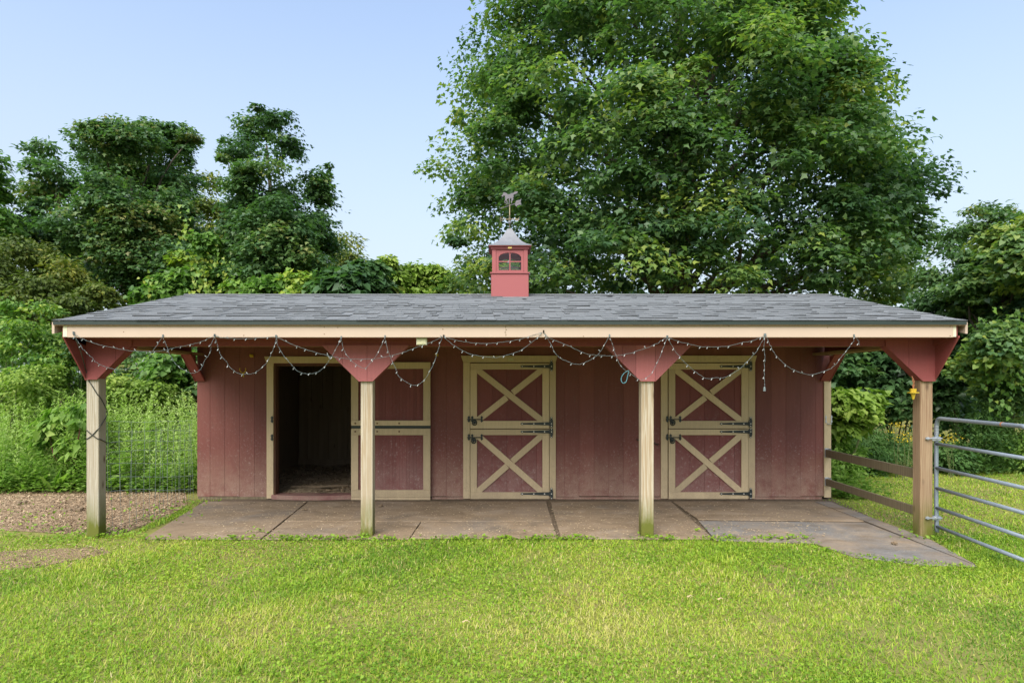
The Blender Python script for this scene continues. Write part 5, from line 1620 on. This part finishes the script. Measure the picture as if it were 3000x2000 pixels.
# ------------------------------------------------------------------ lawn grass
def in_poly(x, y, poly):
    r_ = np.zeros(len(x), bool)
    j = len(poly) - 1
    for i in range(len(poly)):
        xi, yi = poly[i]
        xj, yj = poly[j]
        c = ((yi > y) != (yj > y)) & (x < (xj - xi) * (y - yi) / (yj - yi + 1e-12) + xi)
        r_ ^= c
        j = i
    return r_
mats_poly = [gnd(u, v, .02) for u, v in [(335, 1234), (440, 1168), (470, 1146), (1906, 1148), (2020, 1193), (2140, 1238), (2236, 1294), (2130, 1290), (2050, 1281), (1960, 1271), (1870, 1239), (1640, 1233), (600, 1232)]]
barn_poly = [(-4.8, 9.6), (5.1, 9.6), (5.1, 13.5), (-4.8, 13.5)]
def lawn_pts(n, edge=0.0):
    y = 3.3 + (7.35 - 3.3) * rng.random(n) ** 1.15
    x = (rng.random(n) * 2 - 1) * (0.86 * y + 1.6)
    m = int(n * .16)
    y2 = rng.uniform(7.0, 13.2, m)
    x2 = rng.uniform(4.9, 0.86 * y2 + 2.4)
    m3 = int(n * .03)
    x3 = rng.uniform(-4.75, -4.3, m3)
    y3 = rng.uniform(7.2, 9.8, m3)
    x = np.concatenate([x, x2, x3])
    y = np.concatenate([y, y2, y3])
    jx, jy = x + .05 * wob(x, y, 7, 70) + .03 * wob(x, y, 19, 71), y + .035 * wob(x, y, 6, 72) + .022 * wob(x, y, 17, 73)
    ok = ~in_poly(jx, jy, mats_poly) & ~in_poly(x, y, barn_poly) & ~in_poly(x + .12 * wob(x, y, 5, 74), y + .1 * wob(x, y, 5, 75), mulch_poly)
    dn = np.where(in_poly(x + .2 * wob(x, y, 4, 76), y + .14 * wob(x, y, 4, 77), dirt_poly), .42, 1.0)
    bare = wob(x, y, 2.2, 3) + 0.35 * np.clip((-x - 2.5), 0, 3) + .9 * np.clip(y - 6.3, 0, 1) * (x < -2)
    dn *= np.clip(1.5 - .55 * bare, .18, 1) * np.clip(1.25 - .45 * wob(x, y, 6, 4), .3, 1)
    ok &= rng.random(len(x)) < dn
    return x[ok], y[ok]
x, y = lawn_pts(235000)
n = len(x)
tall = np.clip(.85 + .25 * wob(x, y, 1.6, 9), .45, 1.4) * np.where(wob(x, y, 6.5, 10) > 1.35, 1.7, 1.0)
straw = np.exp(-((x - .55) / 1.0) ** 2 - ((y - 4.5) / .7) ** 2) + .7 * np.exp(-((x + 1.2) / .6) ** 2 - ((y - 4.9) / .5) ** 2)
a = rng.random(n) * 6.28
ln = rng.uniform(.3, 2.4, n)
AX = np.stack([np.cos(a) * ln, np.sin(a) * ln, np.ones(n)], 1)
NO = np.stack([-np.cos(a), -np.sin(a), ln], 1) + rng.normal(0, .2, (n, 3))
h = rng.uniform(.022, .06, n) * tall
wd = rng.uniform(.0045, .008, n) * np.clip(y / 5, .9, 1.8)
T = .46 + .19 * wob(x, y, 1.3, 21) + .14 * straw + .11 * wob(x, y, 5, 22) + rng.normal(0, .2, n)
T = np.where(rng.random(n) < .07 + .08 * wob(x, y, 1.9, 23) + .30 * straw, rng.uniform(.9, 1, n), np.minimum(T, .9))
o = leaf_obj('grass', np.stack([x, y, np.zeros(n)], 1), AX, NO, h, 'blade', M['grass'], None, T, width=wd / h)
tag(o, 'short bright yellow green grass of the lawn', 'grass', kind='stuff')
x, y = lawn_pts(125000)
cl = wob(x, y, 2.6, 40)
ok = rng.random(len(x)) < np.clip(.38 + .55 * cl, .03, 1)
x, y = x[ok], y[ok]
n = len(x)
o = leaf_obj('clover', np.stack([x, y, rng.uniform(.008, .04, n)], 1), rng.normal(size=(n, 3)) * np.array([1, 1, .3]), rng.normal(size=(n, 3)) * .5 + np.array([0, -.1, 1]), rng.uniform(.009, .023, n), 'round', M['clover'], None, .5 + .15 * wob(x, y, 3, 41) + rng.normal(0, .18, n))
tag(o, 'patches of clover and small round leaved lawn weeds', 'clover', kind='stuff')
# taller weed leaves where the lawn meets mats, posts and the mulch
pts = []
for (u, v), k, sp in [((random.uniform(320, 1880), 1240), random.choice((3, 5, 8, 14, 24)), random.uniform(.04, .10)) for _ in range(95)] + [((q_, 1262 + (q_ - 1870) * .145), random.choice((3, 6, 12)), .05) for q_ in [random.uniform(1870, 2240) for _ in range(10)]] + [((842, 1236), 40, .07), ((1488, 1236), 26, .07), ((222, 1236), 120, .28), ((270, 1225), 60, .2), ((150, 1228), 80, .3), ((60, 1215), 90, .4), ((2150, 1240), 60, .2), ((2120, 1215), 40, .15), ((400, 1175), 40, .15), ((440, 1155), 40, .12), ((90, 1190), 60, .5), ((330, 1170), 50, .35), ((380, 1190), 50, .25), ((20, 1180), 40, .4), ((180, 1150), 40, .5), ((330, 1195), 40, .12), ((1250, 1245), 60, .4), ((600, 1225), 20, .1), ((1620, 1222), 20, .1)]:
    gx_, gy_ = gnd(u, v)
    for _ in range(k):
        pts.append((gx_ + random.gauss(0, sp), gy_ + random.gauss(-.02, sp * .6), random.uniform(.005, .055)))
P = np.array(pts)
n = len(P)
a = rng.random(n) * 6.28
o = leaf_obj('edge_weeds', P, np.stack([np.cos(a), np.sin(a), rng.uniform(-.1, .9, n)], 1), rng.normal(size=(n, 3)) * .4 + np.array([0, -.2, 1]), rng.uniform(.02, .055, n), 'oval', M['clover'], None, .42 + rng.normal(0, .22, n), width=1.25)
tag(o, 'small leafy weeds fringing the mats and post feet', 'weeds', kind='stuff')

# mulch chips and clods
n = 22000
x, y = rng.uniform(-10.5, -4.3, n), rng.uniform(7.3, 10.4, n)
ok = in_poly(x, y, mulch_poly)
x, y = x[ok], y[ok]
m2 = 900
x = np.concatenate([x, rng.uniform(-7.3, -4.1, m2)])
y = np.concatenate([y, rng.uniform(5.5, 6.9, m2)])
n = len(x)
o = leaf_obj('wood_chips', np.stack([x, y, rng.uniform(.008, .03, n)], 1), rng.normal(size=(n, 3)) * np.array([1, 1, .3]), rng.normal(size=(n, 3)) * .35 + np.array([0, 0, 1]), rng.uniform(.010, .036, n), 'chip', M['chip'], None, .42 + .2 * wob(x, y, 2, 60) + rng.normal(0, .22, n))
tag(o, 'reddish brown wood chips of the mulch bed left of the stable', 'wood chips', kind='stuff')
n = 3200
q = np.array([gnd(u, v, .02) for u, v in zip(rng.uniform(440, 1900, n), rng.uniform(1152, 1232, n))])
o = leaf_obj('scattered_chips', np.stack([q[:, 0], q[:, 1], np.full(n, .0275)], 1), rng.normal(size=(n, 3)) * np.array([1, 1, .05]), rng.normal(size=(n, 3)) * .08 + np.array([0, 0, 1]), rng.uniform(.010, .030, n), 'chip', M['chip'], None, .82 + rng.normal(0, .2, n))
tag(o, 'pale wood shavings strewn over the rubber mats', 'shavings', kind='stuff')
def clod(u, v, r_, lab, z=0.0, grp=None):
    gx_, gy_ = gnd(u, v, z)
    mb = MB()
    for k in range(5):
        mb.ball((gx_ + random.uniform(-1, 1) * r_, gy_ + random.uniform(-.7, .7) * r_, z + r_ * .35 + random.uniform(0, r_ * .3)), r_ * random.uniform(.45, .7), 7, 0, .75)
    o = mb.build('dirt_clod', M['stall_wood'], None, loc=(gx_, gy_, z))
    tag(o, lab, 'clod', 'dark clods around the stable')
clod(178, 1174, .075, 'large black clod on the mulch left of the grey post')
clod(150, 1176, .05, 'black clod beside the largest one on the mulch')
clod(52, 1159, .06, 'black clod on the mulch near the left edge')
clod(698, 1172, .03, 'small dark dropping on the mat below the open doorway', .024)
clod(876, 1163, .035, 'small dark dropping on the mat right of the first middle post', .024)
clod(2052, 1250, .035, 'small dark dropping on the grey mat before the gate post', .023)
for (u, v, lab) in ((1650, 1387, 'pale fallen leaf on the lawn right of centre'), (1580, 1381, 'small pale fallen leaf on the lawn near the middle'), (1064, 1440, 'dry curled leaf on the lawn left of centre')):
    gx_, gy_ = gnd(u, v)
    mb = MB()
    mb.add([(gx_, gy_ - .012, .04), (gx_ + .02, gy_, .05), (gx_ + .05, gy_ + .003, .04), (gx_ + .024, gy_ + .013, .054), (gx_ - .012, gy_ + .005, .042)], [(0, 1, 3, 4), (1, 2, 3)])
    o = mb.build('fallen_leaf', M['dry_leaf'], None, loc=(gx_, gy_, .04))
    tag(o, lab, 'leaf', 'fallen leaves on the lawn')
